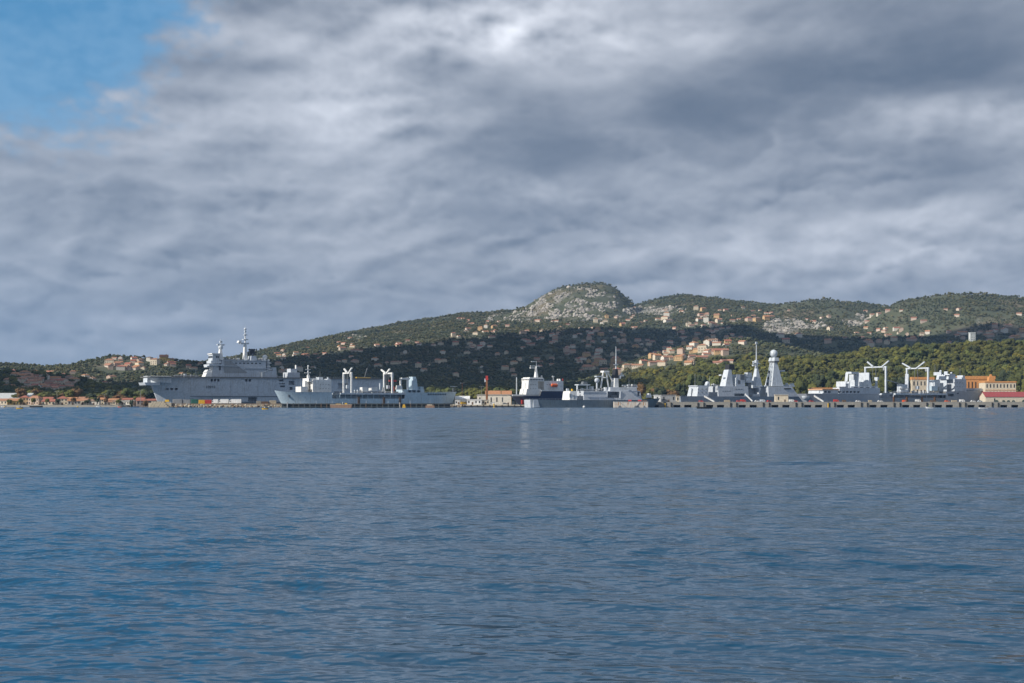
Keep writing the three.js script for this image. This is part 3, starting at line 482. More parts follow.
// hull sides, stations from bow or stern: [u at the waterline, u at the deck, row of the deck, half breadth at waterline, at deck]
function hullGeometry(S, st, vb, power = 1.6, n = 8) {
  const list = [], yb = S.Y(vb);
  for (const side of [1, -1]) {
    const pos = [], idx = [];
    st.forEach(([uw, ud, vd, bw, bd]) => { bw *= S.zf; bd *= S.zf; for (let j = 0; j <= n; j++) { const t = j / n; pos.push(mix(S.X(uw, bw), S.X(ud, bd), t), mix(yb, S.Y(vd), t), side * mix(bw, bd, Math.pow(t, power))); } });
    for (let i = 0; i < st.length - 1; i++) for (let j = 0; j < n; j++) { const a = i * (n + 1) + j, b = a + n + 1; if (side > 0) idx.push(a, b, b + 1, a, b + 1, a + 1); else idx.push(a, b + 1, b, a, a + 1, b + 1); }
    const g = new THREE.BufferGeometry(); g.setAttribute('position', new THREE.Float32BufferAttribute(pos, 3)); g.setIndex(idx); list.push(toCreasedNormals(g, 0.6));
  }
  for (const e of [0, st.length - 1]) {                 // close the ends
    let [uw, ud, vd, bw, bd] = st[e]; bw *= S.zf; bd *= S.zf; const pos = [], s = e ? 1 : -1;
    for (let j = 0; j < n; j++) { const p = (t, q) => [mix(S.X(uw, bw), S.X(ud, bd), t), mix(yb, S.Y(vd), t), q * mix(bw, bd, Math.pow(t, power))], a = p(j / n, 1), b = p((j + 1) / n, 1), c = p((j + 1) / n, -1), d = p(j / n, -1); pos.push(...(s < 0 ? [a, b, c, a, c, d] : [a, c, b, a, d, c]).flat()); }
    const g = new THREE.BufferGeometry(); g.setAttribute('position', new THREE.Float32BufferAttribute(pos, 3)); g.computeVertexNormals(); list.push(g);
  }
  for (const top of [0, 1]) {                            // and the bottom and top
    const pos = [], p = ([uw, ud, vd, bw, bd], q) => top ? [S.X(ud, bd * S.zf), S.Y(vd), q * bd * S.zf] : [S.X(uw, bw * S.zf), yb, q * bw * S.zf];
    for (let i = 0; i < st.length - 1; i++) { const a = p(st[i], 1), b = p(st[i + 1], 1), c = p(st[i + 1], -1), d = p(st[i], -1); pos.push(...(top ? [a, b, c, a, c, d] : [a, c, b, a, d, c]).flat()); }
    const g = new THREE.BufferGeometry(); g.setAttribute('position', new THREE.Float32BufferAttribute(pos, 3)); g.computeVertexNormals(); list.push(g);
  }
  return list;
}
function deckGeometry(S, st) {
  const pos = []; const p = ([, ud, vd, , bd], q) => [S.X(ud, bd * S.zf), S.Y(vd) + 0.05, q * Math.max(0, bd * S.zf - 0.1)];
  for (let i = 0; i < st.length - 1; i++) { const a = p(st[i], 1), b = p(st[i + 1], 1), c = p(st[i + 1], -1), d = p(st[i], -1); pos.push(...[a, b, c, a, c, d].flat()); }
  const g = new THREE.BufferGeometry(); g.setAttribute('position', new THREE.Float32BufferAttribute(pos, 3)); g.computeVertexNormals(); return g;
}
const font = await new FontLoader().loadAsync('fonts/droid/droid_sans_bold.typeface.json');
function lettering(S, text, u, v, size, z, m, parent) { const g = new TextGeometry(text, { font, size, depth: 0.08, curveSegments: 3 }); g.translate(...S.P(u, v, z)); return obj('lettering', g, m, parent); }

// ---- the amphibious assault ship
{
  const S = vessel('assault_ship', 'huge grey flat-decked amphibious assault ship with a tall island and two masts', 'warship', 262, 1405, 0.5, null, 1.2), R = S.root;
  const st = [[160, 150.6, 380, 0.3, 4], [164, 154.4, 379, 1.6, 7.2], [169, 159.6, 378.6, 3.6, 10.4], [177, 171.6, 378.4, 7, 14.2], [188, 184, 378.3, 11, 15.2], [203, 200, 378.2, 13.6, 15.6], [225, 224, 378.2, 15.2, 15.8], [260, 260, 378.2, 15.8, 15.9], [330, 330, 378.2, 15.8, 15.9], [372, 372, 378.3, 15.4, 15.8], [383, 384, 378.4, 14.2, 15.2]];
  const hull = S.put('hull', hullGeometry(S, st, 408.3, 1.7), M.grey);
  S.put('boot_band', [S.g(205, 381, 401.8, 403.6, 14.9, 16.05)], M.dark);
  S.put('flight_deck', [deckGeometry(S, st), S.g(140, 384, 377.6, 378.5, -15.9, 15.9, { l: 0.4 })], M.deck);
  const bow = S.put('deck_edge_sponson', [S.g(139.6, 160, 383.4, 386, -8, 11.4, { l: -1.2 }), S.g(143, 155, 377.0, 384.0, -9, 5, { l: 0.4 }), ...hullGeometry(S, [[150.6, 150.2, 377.2, 4.2, 4.6], [154.4, 154.2, 377.2, 7.4, 7.8], [159.6, 159.4, 377.2, 10.6, 11], [171.6, 171.4, 377.2, 14.3, 14.9]], 383.6, 1, 2)], M.pale);
  carve(bow, [S.hole(159.6, 162.6, 378.4, 382.2, 14.4, 2.5)]);
  S.put('deck_edge_walkway', [S.g(172, 300, 378.5, 379.0, 15.8, 16.9), S.g(300, 380, 378.5, 379.0, 15.8, 16.9)], M.steel);
  const cuts = [];
  for (const [a, b, n, t, bt] of [[165.8, 178, 3, 388.6, 390.6], [210.2, 220, 3, 379.7, 382.2], [244.5, 251.5, 2, 379.6, 382.0]]) cuts.push(...S.holes(a, b, n, t, bt, a < 180 ? 10 : 15.6, 0.3, 5));
  for (const [a, b, t, bt] of [[278.8, 283.5, 379.8, 381.6], [279, 285, 383.4, 384.4], [280, 285, 385.6, 387.2], [288.6, 294.4, 380.8, 385.0], [289.4, 292.6, 387.0, 390.0], [316, 322, 381, 386], [338, 348, 383, 389]]) cuts.push(S.hole(a, b, t, bt, 15.6, 5));
  cuts.push(S.hole(248, 257, 397.4, 401.6, 15.6, 8)); carve(hull, cuts);
  for (const u of [231, 258, 276]) S.put('hull_rib', [S.g(u, u + 0.6, 379, 402, 15.8, 16.12)], M.grey, hull);
  S.put('rubbing_strake', [S.g(190, 380, 396.2, 397.0, 15.2, 16.2)], M.dark, hull);
  lettering(S, 'L9013', 206, 388.6, 2.4, 15.45, M.dark, hull);
  // island
  const isl = S.put('island', [S.g(207, 274, 371.2, 378, 2, 13.4, { l: 0.8, r: 0.4 }), S.g(217, 266, 361.4, 371.3, 3, 13, { l: 1.2, r: 0.2, f: 0.4 })], M.grey);
  S.put('angled_screen', [(() => { const g = new THREE.BufferGeometry(); const a = S.P(224, 373.5, 13.7), b = S.P(248, 373.5, 13.7), c = S.P(230, 361.4, 13.3), d = S.P(225, 361.4, 13.3), e = (p) => [p[0], p[1], p[2] - 0.5]; g.setAttribute('position', new THREE.Float32BufferAttribute([a, b, c, a, c, d, e(b), e(a), e(c), e(a), e(d), e(c), b, e(b), e(c), b, e(c), c].flat(), 3)); g.computeVertexNormals(); return g; })()], M.steel, isl);
  const br = S.put('bridge', [S.g(208.2, 219, 355.6, 361.8, 2.5, 14, { l: 0.3 }), S.g(206.6, 221, 361.8, 364.4, 2, 14.4), S.g(209.4, 219, 364.4, 371.5, 3, 13.2)], M.pale);
  S.row('bridge_window', M.glass, 215.8, 219, 2, 357.2, 359.2, 14.0, br, 0.3);
  S.front('bridge_window', M.glass, 208.2, 2.5, 14, 5, 357.2, 359.2, br, 0.3, 0.12);
  S.put('bridge_roof', [S.g(207.4, 221, 354.6, 355.6, 2, 14.6)], M.white, br); S.put('bridge_wing', [S.g(203.6, 224, 365.4, 366.8, 0, 15.6), S.g(204, 212, 366.8, 368.2, 3, 15)], M.pale, br);
  S.put('lower_front_house', [S.g(201.4, 212, 373.2, 378, 4, 13.8, { l: 2.2 }), S.g(203, 213, 370.6, 373.3, 5, 13, { l: 2.2 })], M.white, isl);
  S.row('side_window', M.glass, 226, 262, 9, 363.4, 364.4, 12.85, isl, 0.5);
  S.put('shelter_deck', [S.g(218, 268, 361.0, 361.5, 2.6, 13.6), S.g(220, 240, 366.6, 367.2, 12.8, 14.2), S.g(244, 268, 368.6, 369.2, 12.8, 14.4)], M.pale, isl);
  const fm = S.put('fore_mast', [S.g(217.4, 223.4, 350.4, 361, 5, 10.6, { l: 1, r: 1, f: 1.4, b: 1.4 }), S.g(219, 222.4, 346, 350.6, 6, 9.4)], M.white);
  S.put('radar', [S.g(216.6, 224.6, 345.4, 346.6, 6.4, 9), S.ball(220.6, 348.4, 2.5, 8)], M.pale, fm); S.put('pole', [S.rod(220.6, 346, 220.6, 340.6, 0.5, 0.25, 8), S.g(219.4, 222.4, 342.4, 344, 7, 9)], M.pale, fm);
  const mm = S.put('main_mast', [S.g(242.4, 247.6, 345.6, 361.4, 5.4, 10.4, { l: 0.7, r: 0.7, f: 1, b: 1 }), S.rod(245.2, 346, 245.2, 331, 0.85, 0.45, 8)], M.white);
  S.put('platform', [S.g(238.4, 249, 343.6, 345.0, 5, 11), S.g(242, 248.4, 340, 340.8, 6, 10), S.g(243.2, 247.4, 335.4, 336.2, 6.6, 9.4)], M.pale, mm); S.put('search_radar', [S.g(236.6, 241.6, 341.6, 343.6, 5.4, 10.6, { l: 0.6 })], M.white, mm);
  S.put('top_sensor', [S.ball(245.2, 330, 1.35, 8), S.g(244, 246.4, 331.6, 333.2, 7, 9), S.rod(245.2, 329, 245.2, 326.6, 0.2, 0.1, 8)], M.pale, mm);
  const fu = S.put('funnel_block', [S.g(247.6, 257, 356.6, 361.4, 4, 12, { l: 0.6, r: 0.6 })], M.grey); 
  const ra = []; for (let i = 0; i < 5; i++) ra.push(S.bar(248.4 + i * 1.8, 355.8, 249.4 + i * 1.8, 349.2, 0.55, 8)); for (const v of [350, 352.4, 354.8]) ra.push(S.bar(248, v, 257, v + 0.2, 0.5, 8)); S.put('air_search_antenna', [...ra, S.g(249.6, 254.6, 349.6, 354.8, 7.2, 8.4)], M.black, fu); S.put('antenna_pedestal', [S.rod(252.6, 357, 252.6, 354, 1.2, 0.9, 8)], M.dark, fu);
  S.put('radome', [S.ball(264.8, 357.6, 2.5, 9), S.rod(264.8, 361, 264.8, 358.6, 1.6, 1.4, 9)], M.white, isl);
  const af = S.put('aft_tower', [S.g(265.4, 270, 361.6, 372, 5, 11.6, { r: 0.6 }), S.g(269.6, 277, 367.6, 378, 4, 12.6, { r: 0.8 })], M.grey); S.put('sensor_platform', [S.g(265, 271.4, 362.8, 363.8, 4, 13), S.g(264.6, 270.6, 366.4, 367.2, 4, 13), S.g(266, 272, 369.6, 370.4, 4, 13.4), S.ball(268.4, 360.6, 1.2, 9)], M.white, af);
  S.put('deck_crane', [S.g(260.6, 262.8, 373, 379, 13.2, 15), S.bar(261.6, 373, 268, 370.8, 0.7, 14)], M.white); S.rail(172, 200, 377.6, 15.6); S.rail(276, 380, 377.6, 15.6); S.whip(196, 378, 371, 12); S.whip(151, 377.5, 371.4, 8); S.whip(157.4, 377.5, 372.4, 10); S.whip(236, 361, 352, 11);
  const sc = S.put('aft_deckhouse', [S.g(283, 300, 372.2, 378, -6, 6), S.g(287, 297, 368.4, 372.3, -5, 4)], M.grey); S.put('crane_post', [S.g(295, 297, 364.6, 372, -1, 1.2)], M.white, sc);
  deckGear(S, 256, 282, 377.7, 5, [M.white, M.orange, M.steel, M.pale]); deckGear(S, 174, 199, 377.7, 15, [M.steel, M.pale, M.dark]); deckGear(S, 222, 262, 361.2, 33, [M.pale, M.white, M.steel]);
  S.put('yellow_derrick', [S.g(355.6, 370.6, 376.4, 377.9, 9, 11), S.g(359, 361, 377.8, 379, 9.4, 10.6)], M.yellow); S.put('derrick_jib', [S.bar(364.6, 376.6, 367.4, 366.8, 0.5, 10)], M.steel);
  add(R);
}

// ---- replenishment gantry used on both tankers: legs, cross beam and a pair of raised booms
function gantryOn(S, u0, u1, vt, vb, m, booms) {           // a portal across the deck, seen at an angle
  const w = 1.35, legs = new THREE.Group(), uc = (u0 + u1) / 2, x = S.X(uc), Z = (u) => (u - uc) * S.k / S.sn, at = (u, v, o = 0) => [x + o, S.Y(v), Z(u)]; legs.name = 'transfer_gantry'; S.root.add(legs);
  for (const u of [u0, u1]) obj('leg', bar(at(u, vb), at(u, vt), w, w * 1.35), m, legs);
  obj('beam', [bar(at(u0 - 0.6, vt), at(u1 + 0.6, vt), w * 0.95, w * 0.9)], m, legs);
  for (const [a, b, c, d] of booms) obj('boom', bar(at(a, b, -0.9), at(c, d, -1.4), 1.15), m, legs);
  obj('winch_house', [block(x - 1.2, x + 1.6, S.Y(vt) - 3.4, S.Y(vt) - 0.8, Z(u1) - 3, Z(u1) - 0.8)], M.steel, legs);
  obj('hose', [rod(at(uc, vt + 0.6), at(uc + 0.5, vb - 3), 0.24), rod(at(uc - 2, vt + 0.6), at(uc - 1.6, vb - 3), 0.2)], M.dark, legs);
  obj('saddle', [block(x - 1.2, x + 1.2, S.Y(vb) + 4, S.Y(vb) + 7, Z(uc) - 1.4, Z(uc) + 1.4)], M.pale, legs);
  return legs;
}
function deckGear(S, a, b, v, seed, m = [M.pale, M.steel, M.white, M.rust]) {    // tanks, pipes, winches and lockers on a working deck
  const r = rng(seed);
  for (let u = a; u < b;) { const w = 0.8 + 2.4 * r(), h = 0.8 + 2.6 * r(), q = m[Math.floor(r() * m.length)], z = -4 + r() * 11; if (r() < 0.3) S.put('deck_tank', [S.rod(u, v - h * 0.5, u + w, v - h * 0.5, h * 0.45 * S.k, h * 0.45 * S.k, z, z, 10)], q); else S.put('deck_locker', [S.g(u, u + w, v - h, v, z, z + 2.4)], q); u += w + 0.4 + 1.6 * r(); }
  S.put('deck_pipe', [S.rod(a, v - 1.2, b, v - 1.2, 0.3, 0.3, 8.2), S.rod(a, v - 0.7, b, v - 0.7, 0.25, 0.25, 7.2)], M.steel);
}

// ---- the left tanker
{
  const S = vessel('replenishment_tanker', 'pale blue naval tanker with two white gantries, moored by the assault ship\'s stern', 'tanker', 366, 1275, 0.45, 'naval tankers', 1.12), R = S.root;
  const st = [[283.6, 275.2, 390.8, 0.2, 1.0], [286, 279, 391.6, 1.8, 4.6], [291, 286, 392.0, 4.6, 7.6], [300, 297, 392.4, 7.8, 9.8], [315, 314, 392.4, 9.8, 10.4], [332, 332, 392.4, 10.4, 10.5], [332.4, 332.4, 398.6, 10.4, 10.45], [404.4, 404.4, 398.6, 10.4, 10.45], [405, 405, 392.6, 10.4, 10.5], [428, 428, 392.4, 9.6, 10.4], [442, 445, 392.2, 7.4, 9.4], [449, 453, 391.8, 4, 7.6], [451, 456.6, 391.6, 1.6, 6]];
  const hull = S.put('hull', hullGeometry(S, st, 408, 1.5), M.bluegrey);
  S.put('boot_topping', hullGeometry(S, st.filter((s) => s[2] < 397).map(([a, b, c, d, e]) => [a, mix(a, b, 0.3), 403.4, d + 0.05, mix(d, e, 0.17) + 0.09]), 408.2, 1.4), M.dark, hull);
  S.put('main_deck', [deckGeometry(S, st)], M.deck);
  S.put('well_side', [S.g(332, 405, 394.8, 398.6, -6, 4.4)], M.bluegrey, hull); S.put('shelter_deck', [S.g(332, 406, 393.0, 394.6, -10.5, 10.6)], M.pale, hull);
  for (let i = 0; i < 13; i++) S.put('stanchion', [S.g(334 + i * 5.6, 334.6 + i * 5.6, 394.6, 398.6, 9.9, 10.4)], i % 4 ? M.bluegrey : M.rust, hull);
  for (const u of [357.8, 383, 399]) S.put('fender_frame', [S.g(u, u + 2.2, 396.8, 405, 10.5, 11)], M.brown, hull);
  S.put('anchor', [S.g(288, 290.2, 394.8, 397.4, 6.6, 7.4)], M.dark, hull);
  const fs = S.put('forward_superstructure', [S.g(306, 331.4, 380.2, 392.4, -8.6, 9), S.g(302.4, 308, 381.2, 388, -7.6, 8), S.g(295.6, 308, 387.0, 392.4, -7.4, 8.2)], M.white);
  S.put('bridge', [S.g(302.6, 316.6, 378.8, 382.2, -9, 9.6)], M.white, fs); S.front('bridge_window', M.glass, 302.6, -9, 9.6, 7, 379.8, 380.8, fs, 0.25, 0.05);
  S.row('porthole', M.steel, 319, 330, 4, 384.4, 385.1, 8.95, fs, 0.7); S.row('porthole', M.steel, 319, 330, 4, 388.4, 389.1, 8.95, fs, 0.7); S.put('roof_gear', [S.g(316, 323, 377.6, 380.2, -3, 4), S.g(324.4, 331, 379.2, 380.2, -8.6, 9), S.g(327, 329, 377.8, 379.3, 2, 4)], M.pale, fs);
  const mast = S.put('fore_mast', [S.rod(308, 379, 308, 366.6, 0.8, 0.35), S.g(306.8, 309.6, 375.6, 379, -1.4, 1.4)], M.white); S.put('crosstree', [S.g(304.6, 311, 373.0, 373.6, -0.4, 0.4), S.g(305.6, 310.6, 369.8, 370.3, -0.4, 0.4), S.ball(308.2, 366.8, 0.8)], M.white, mast);
  S.whip(300.6, 387, 379.5, 4); S.whip(320, 378, 371, -2);
  gantryOn(S, 342.4, 352.8, 373.2, 393, M.white, [[348, 372.6, 345, 369.0], [350.4, 373.0, 355, 368.6]]);
  gantryOn(S, 383.2, 393.2, 373.2, 393, M.white, [[386, 372.8, 381.4, 369.2], [387.2, 373.0, 391.8, 369.0]]);
  S.put('gantry_step', [S.g(392.0, 394.4, 386.2, 393, 4, 6.6)], M.orange); S.put('gantry_step', [S.g(382.4, 384.2, 387.4, 393, 4, 6.6)], M.rust);
  deckGear(S, 334, 342, 393, 3); deckGear(S, 354, 382, 393, 9); deckGear(S, 385, 398, 393, 21);
  S.put('deck_cabin', [S.g(359.8, 367.6, 387.4, 392.6, 2, 8)], M.white); S.put('deck_cabin', [S.g(368.6, 377.6, 387.2, 390.8, 0, 7)], M.white); S.put('vent_post', [S.g(379.2, 380.8, 383.2, 393, 3, 4.6)], M.pale); S.put('red_hoist', [S.g(388.4, 396.6, 379.8, 381.4, -4, -2)], M.red);
  const as = S.put('aft_superstructure', [S.g(396, 424.4, 389.4, 392.8, -9, 9.4), S.g(407.6, 418, 378.4, 389.6, -7, 8.4, { r: 1.4 }), S.g(417, 424, 386.4, 389.6, -7, 8, { r: 0.4 })], M.bluegrey);
  S.put('funnel_arch', [S.g(399.6, 401.6, 378, 389.6, 4, 8.6), S.g(399.6, 410, 377.6, 379.4, 3.6, 8.8), S.g(406.4, 408.8, 377.4, 389.6, 4, 8.8)], M.white, as); S.put('funnel_top', [S.g(409, 416, 376.4, 378.5, -5, 6)], M.bluegrey, as);
  S.put('workboat_cover', [S.g(395.4, 402.6, 385.4, 389.4, 7, 10, { l: 0.8, r: 0.6 })], M.white, as); carve(as, [[408, 411.4], [412, 416], [417, 420.4]].map(([a, b]) => S.hole(a, b, 390.2, 392.2, 9.3, 5)));
  carve(hull, S.holes(427, 447, 8, 393.4, 395.2, 9.6, 0.3, 4)); S.rail(425, 453, 392.2, 8.8); S.put('stern_light_mast', [S.rod(453, 392, 453, 385.8, 0.2, 0.14), S.g(450.6, 455.4, 385.8, 386.3, -0.2, 0.2)], M.pale); S.whip(429.6, 392, 386.4, 4); S.rail(277, 296, 391.6, 5.6);
  add(R);
}

// ---- the white ship with the dark blue hull
{
  const S = vessel('patrol_ship', 'white ship with dark blue hull and orange lifeboat, half hidden by a grey frigate', 'ship', 545, 1350, 0.5, null, 1.2), R = S.root;
  const st = [[522.4, 510.4, 395.2, 0.2, 0.6], [524.6, 515, 395.8, 1.4, 3.6], [529, 523, 396.0, 3.4, 5.6], [536, 533, 396.0, 5, 6.6], [541, 540, 396.0, 5.8, 6.9], [541.6, 541.6, 391, 5.8, 6.9], [563, 563, 391, 6, 6.9], [584, 584, 392, 5.6, 6.6]];
  const hull = S.put('hull', hullGeometry(S, st, 408, 1.5), M.navy); S.put('main_deck', [deckGeometry(S, st)], M.deck); S.put('white_gunwale', [S.g(512, 541, 394.6, 396.2, 5.0, 5.6), S.g(541, 563, 390.2, 391.2, 6.4, 6.98)], M.white, hull);
  S.put('anchor_pocket', [S.g(521, 523.4, 400, 404, 4.2, 5.0)], M.red, hull);
  const sp = S.put('superstructure', [S.g(519, 541, 389, 395.8, -5.4, 5.6, { l: 1.4 }), S.g(521.4, 538, 381.2, 389.2, -5.4, 5.4, { l: 0.6 }), S.g(537.6, 563.4, 381, 391, -5.2, 5.2)], M.white);
  const brg = S.put('bridge', [S.g(521.4, 544, 378.6, 381.4, -6, 6.2), S.g(523, 543, 377.6, 378.6, -5.4, 5.6)], M.white, sp); S.row('bridge_window', M.glass, 529.8, 543.4, 5, 379.4, 380.4, 6.15, brg, 0.18); S.front('bridge_window', M.glass, 521.4, -6, 6.2, 5, 379.4, 380.4, brg, 0.25, 0.05);
  S.row('porthole', M.steel, 529.4, 537, 3, 384.4, 385.2, 5.4, sp, 0.6); S.row('porthole', M.steel, 529.4, 537, 3, 388.4, 389.2, 5.4, sp, 0.6); S.row('porthole', M.steel, 546, 551, 2, 384.2, 385, 5.2, sp, 0.6);
  const mast = S.put('main_mast', [S.g(533.8, 538.4, 366, 378, -1.6, 1.6, { l: 1.5, r: 1.5, f: 0.8, b: 0.8 }), S.rod(536.4, 367, 536.4, 361.2, 0.45, 0.2)], M.white); S.put('crosstree', [S.g(530, 540, 365.8, 366.6, -0.5, 0.5), S.g(529.6, 535, 367.6, 368.6, -0.8, 0.8), S.g(531, 535.6, 361.4, 362.2, -0.4, 0.4), S.ball(541.6, 376.4, 0.9)], M.white, mast);
  S.put('fore_mast', [S.rod(516.6, 395, 516.6, 377.6, 0.55, 0.45)], M.pale); S.put('aft_mast', [S.rod(553.2, 381, 553.2, 376, 0.5, 0.35), S.g(552, 554.4, 375.8, 377, -0.6, 0.6)], M.white); S.put('exhaust_pipe', [S.rod(562.8, 386, 562.8, 378.6, 0.55, 0.5, 2)], M.red);
  const lb = S.put('lifeboat', (() => { const g = new THREE.CapsuleGeometry(1.5, 4.6, 5, 10); g.rotateZ(Math.PI / 2); g.scale(1, 1.05, 0.8); g.translate(...S.P(554.4, 385.4, 6.6)); return g; })(), M.orange); S.put('davit', [S.bar(551.4, 388, 551.4, 383, 0.35, 6.4), S.bar(557.4, 388, 557.4, 383, 0.35, 6.4)], M.white, lb);
  S.put('funnel', [S.g(556.6, 561, 378.8, 381.2, -2.4, 2.4, { l: 0.4, r: 0.2 })], M.white); S.rail(538, 552, 381, 5.2); S.rail(513, 521, 395.4, 3.8);
  add(R);
}

// ---- the grey frigate with the dark lower hull
{
  const S = vessel('stealth_frigate', 'grey slab-sided frigate with a dark boat bay and black funnel', 'warship', 590, 1266, 0.36, 'frigates', 1.25), R = S.root;
  const st = [[533, 532, 399.6, 5.6, 6.6], [540, 539.4, 399.8, 6.4, 7.2], [562, 562, 400.0, 6.9, 7.5], [600, 600, 400, 7, 7.6], [630, 630, 400, 6.4, 7.2], [644, 646, 399.4, 4.4, 6], [650, 654, 398.8, 2.2, 4], [654, 660, 398.2, 0.2, 0.8]];
  const hull = S.put('hull', hullGeometry(S, st, 408, 1.2), M.hullteal); S.put('flight_deck', [deckGeometry(S, st)], M.deck);
  S.put('transom', [S.g(524.6, 534, 399.8, 407.6, -6.4, 6.2, { l: -0.5 })], M.grey, hull); S.put('stern_side', [S.g(533, 540, 399.6, 407.2, 6.0, 7.1, { l: -0.4, r: 2.4 })], M.pale, hull);
  const sp = S.put('superstructure', [S.g(576, 642, 391.0, 400.1, -7, 7.3, { r: 1.6, f: 0.9, b: 0.9 }), S.g(603, 637.6, 387.2, 391.1, -6, 6.3, { l: 0.4, r: 1.2, f: 0.6, b: 0.6 })], M.grey);
  const hg = S.put('hangar', [S.g(562, 577, 391.2, 400.1, -6.8, 7.2, { l: 1.0, f: 0.9, b: 0.9 })], M.white); for (const [a, b, t] of [[569.4, 572, 393.4], [573.4, 576, 395]]) S.put('ladder', [S.g(a, a + 0.5, t, t + 4, 6.7, 7.25), S.g(a + 1, a + 1.3, t, t + 4, 6.7, 7.25)], M.dark, hg);
  carve(sp, [S.hole(607.6, 619.8, 391.8, 397.8, 7, 9), S.hole(637.4, 639.8, 392, 396, 6.8, 4)]); S.put('stowed_boat', [S.g(610, 617, 395.4, 397.2, 3.4, 5, { l: 0.8 })], M.dark, sp); S.put('boat_bay_frame', [S.g(606.8, 607.6, 391, 398.6, 6.4, 7.4), S.g(619.8, 620.8, 391, 398.6, 6.4, 7.4)], M.pale, sp);
  S.put('aft_radar_deck', [S.g(574.6, 590.4, 384.4, 385.4, -3, 4), S.g(576.4, 578, 385.4, 391.2, -1, 1), S.g(586, 588, 385.4, 391.2, -1, 1), S.g(589, 593.6, 386.4, 391.2, -2, 3)], M.pale); S.put('missile_launcher', [S.g(580.6, 588, 381.6, 384.5, -2, 2, { l: 1, r: 1 })], M.dark);
  S.put('satellite_dome', [S.ball(597, 380.4, 2.3, 2), S.rod(597, 391, 597, 382, 0.95, 0.8, 2)], M.grey); S.put('deck_locker', [S.g(566, 569, 388.6, 391.2, -1, 1)], M.pale); S.put('deck_locker', [S.g(571, 573, 389, 391.2, 0, 2)], M.yellow);
  const mt = S.put('main_mast', [S.bar(600.6, 388, 603.4, 372, 1.1, 2), S.bar(608.6, 388, 606.2, 372, 1.1, 2), S.bar(600.6, 388, 603.4, 372, 1.1, -2), S.bar(608.6, 388, 606.2, 372, 1.1, -2), S.g(600.4, 609.4, 370.6, 372.4, -3, 3), S.g(601.6, 607.8, 376.8, 378, -2.6, 2.6), S.bar(608, 373, 612.4, 380.6, 0.9, 0)], M.white); S.put('radar', [S.g(594.4, 602, 375.8, 377, -1.4, 2.4)], M.pale, mt);
  const tw = S.put('funnel_tower', [S.g(610.6, 618.6, 378, 387.4, -3, 3.4, { l: 0.6, r: 0.2 }), S.g(616.6, 621, 375.6, 378.6, -2, 2.6)], M.white); S.put('funnel_cap', [S.g(611.4, 618.6, 368.8, 378.2, -2.6, 2.8, { l: 1.4, r: 0.6, f: 0.5, b: 0.5 })], M.black, tw); S.put('sensor_arm', [S.g(618.6, 624, 374.6, 376.2, -1.2, 1.6), S.ball(621.4, 373.6, 0.95)], M.white, tw);
  S.put('pole_mast', [S.rod(616, 370, 616, 346, 0.62, 0.3), S.g(613.6, 618.6, 364, 364.6, -0.6, 0.6), S.ball(616, 360, 0.8)], M.pale, tw);
  const brg = S.put('bridge', [S.g(622, 638, 384.6, 387.3, -5.4, 5.8, { r: 1.4, f: 0.5 })], M.grey, sp); S.row('bridge_window', M.glass, 628, 636.6, 4, 385.2, 386.4, 5.7, brg, 0.2);
  S.put('gun_turret', [S.g(645.6, 652, 393.2, 397.6, -1.8, 2.2, { l: 1, r: 1.6 }), S.bar(651, 395.2, 658, 394.4, 0.35, 0.2)], M.white); deckGear(S, 622, 636, 387.2, 51); deckGear(S, 577, 602, 391.0, 77); S.rail(526, 562, 399.8, 7); S.whip(629, 385, 376, 3); S.whip(634.4, 385, 379, -2);
  add(R);
}

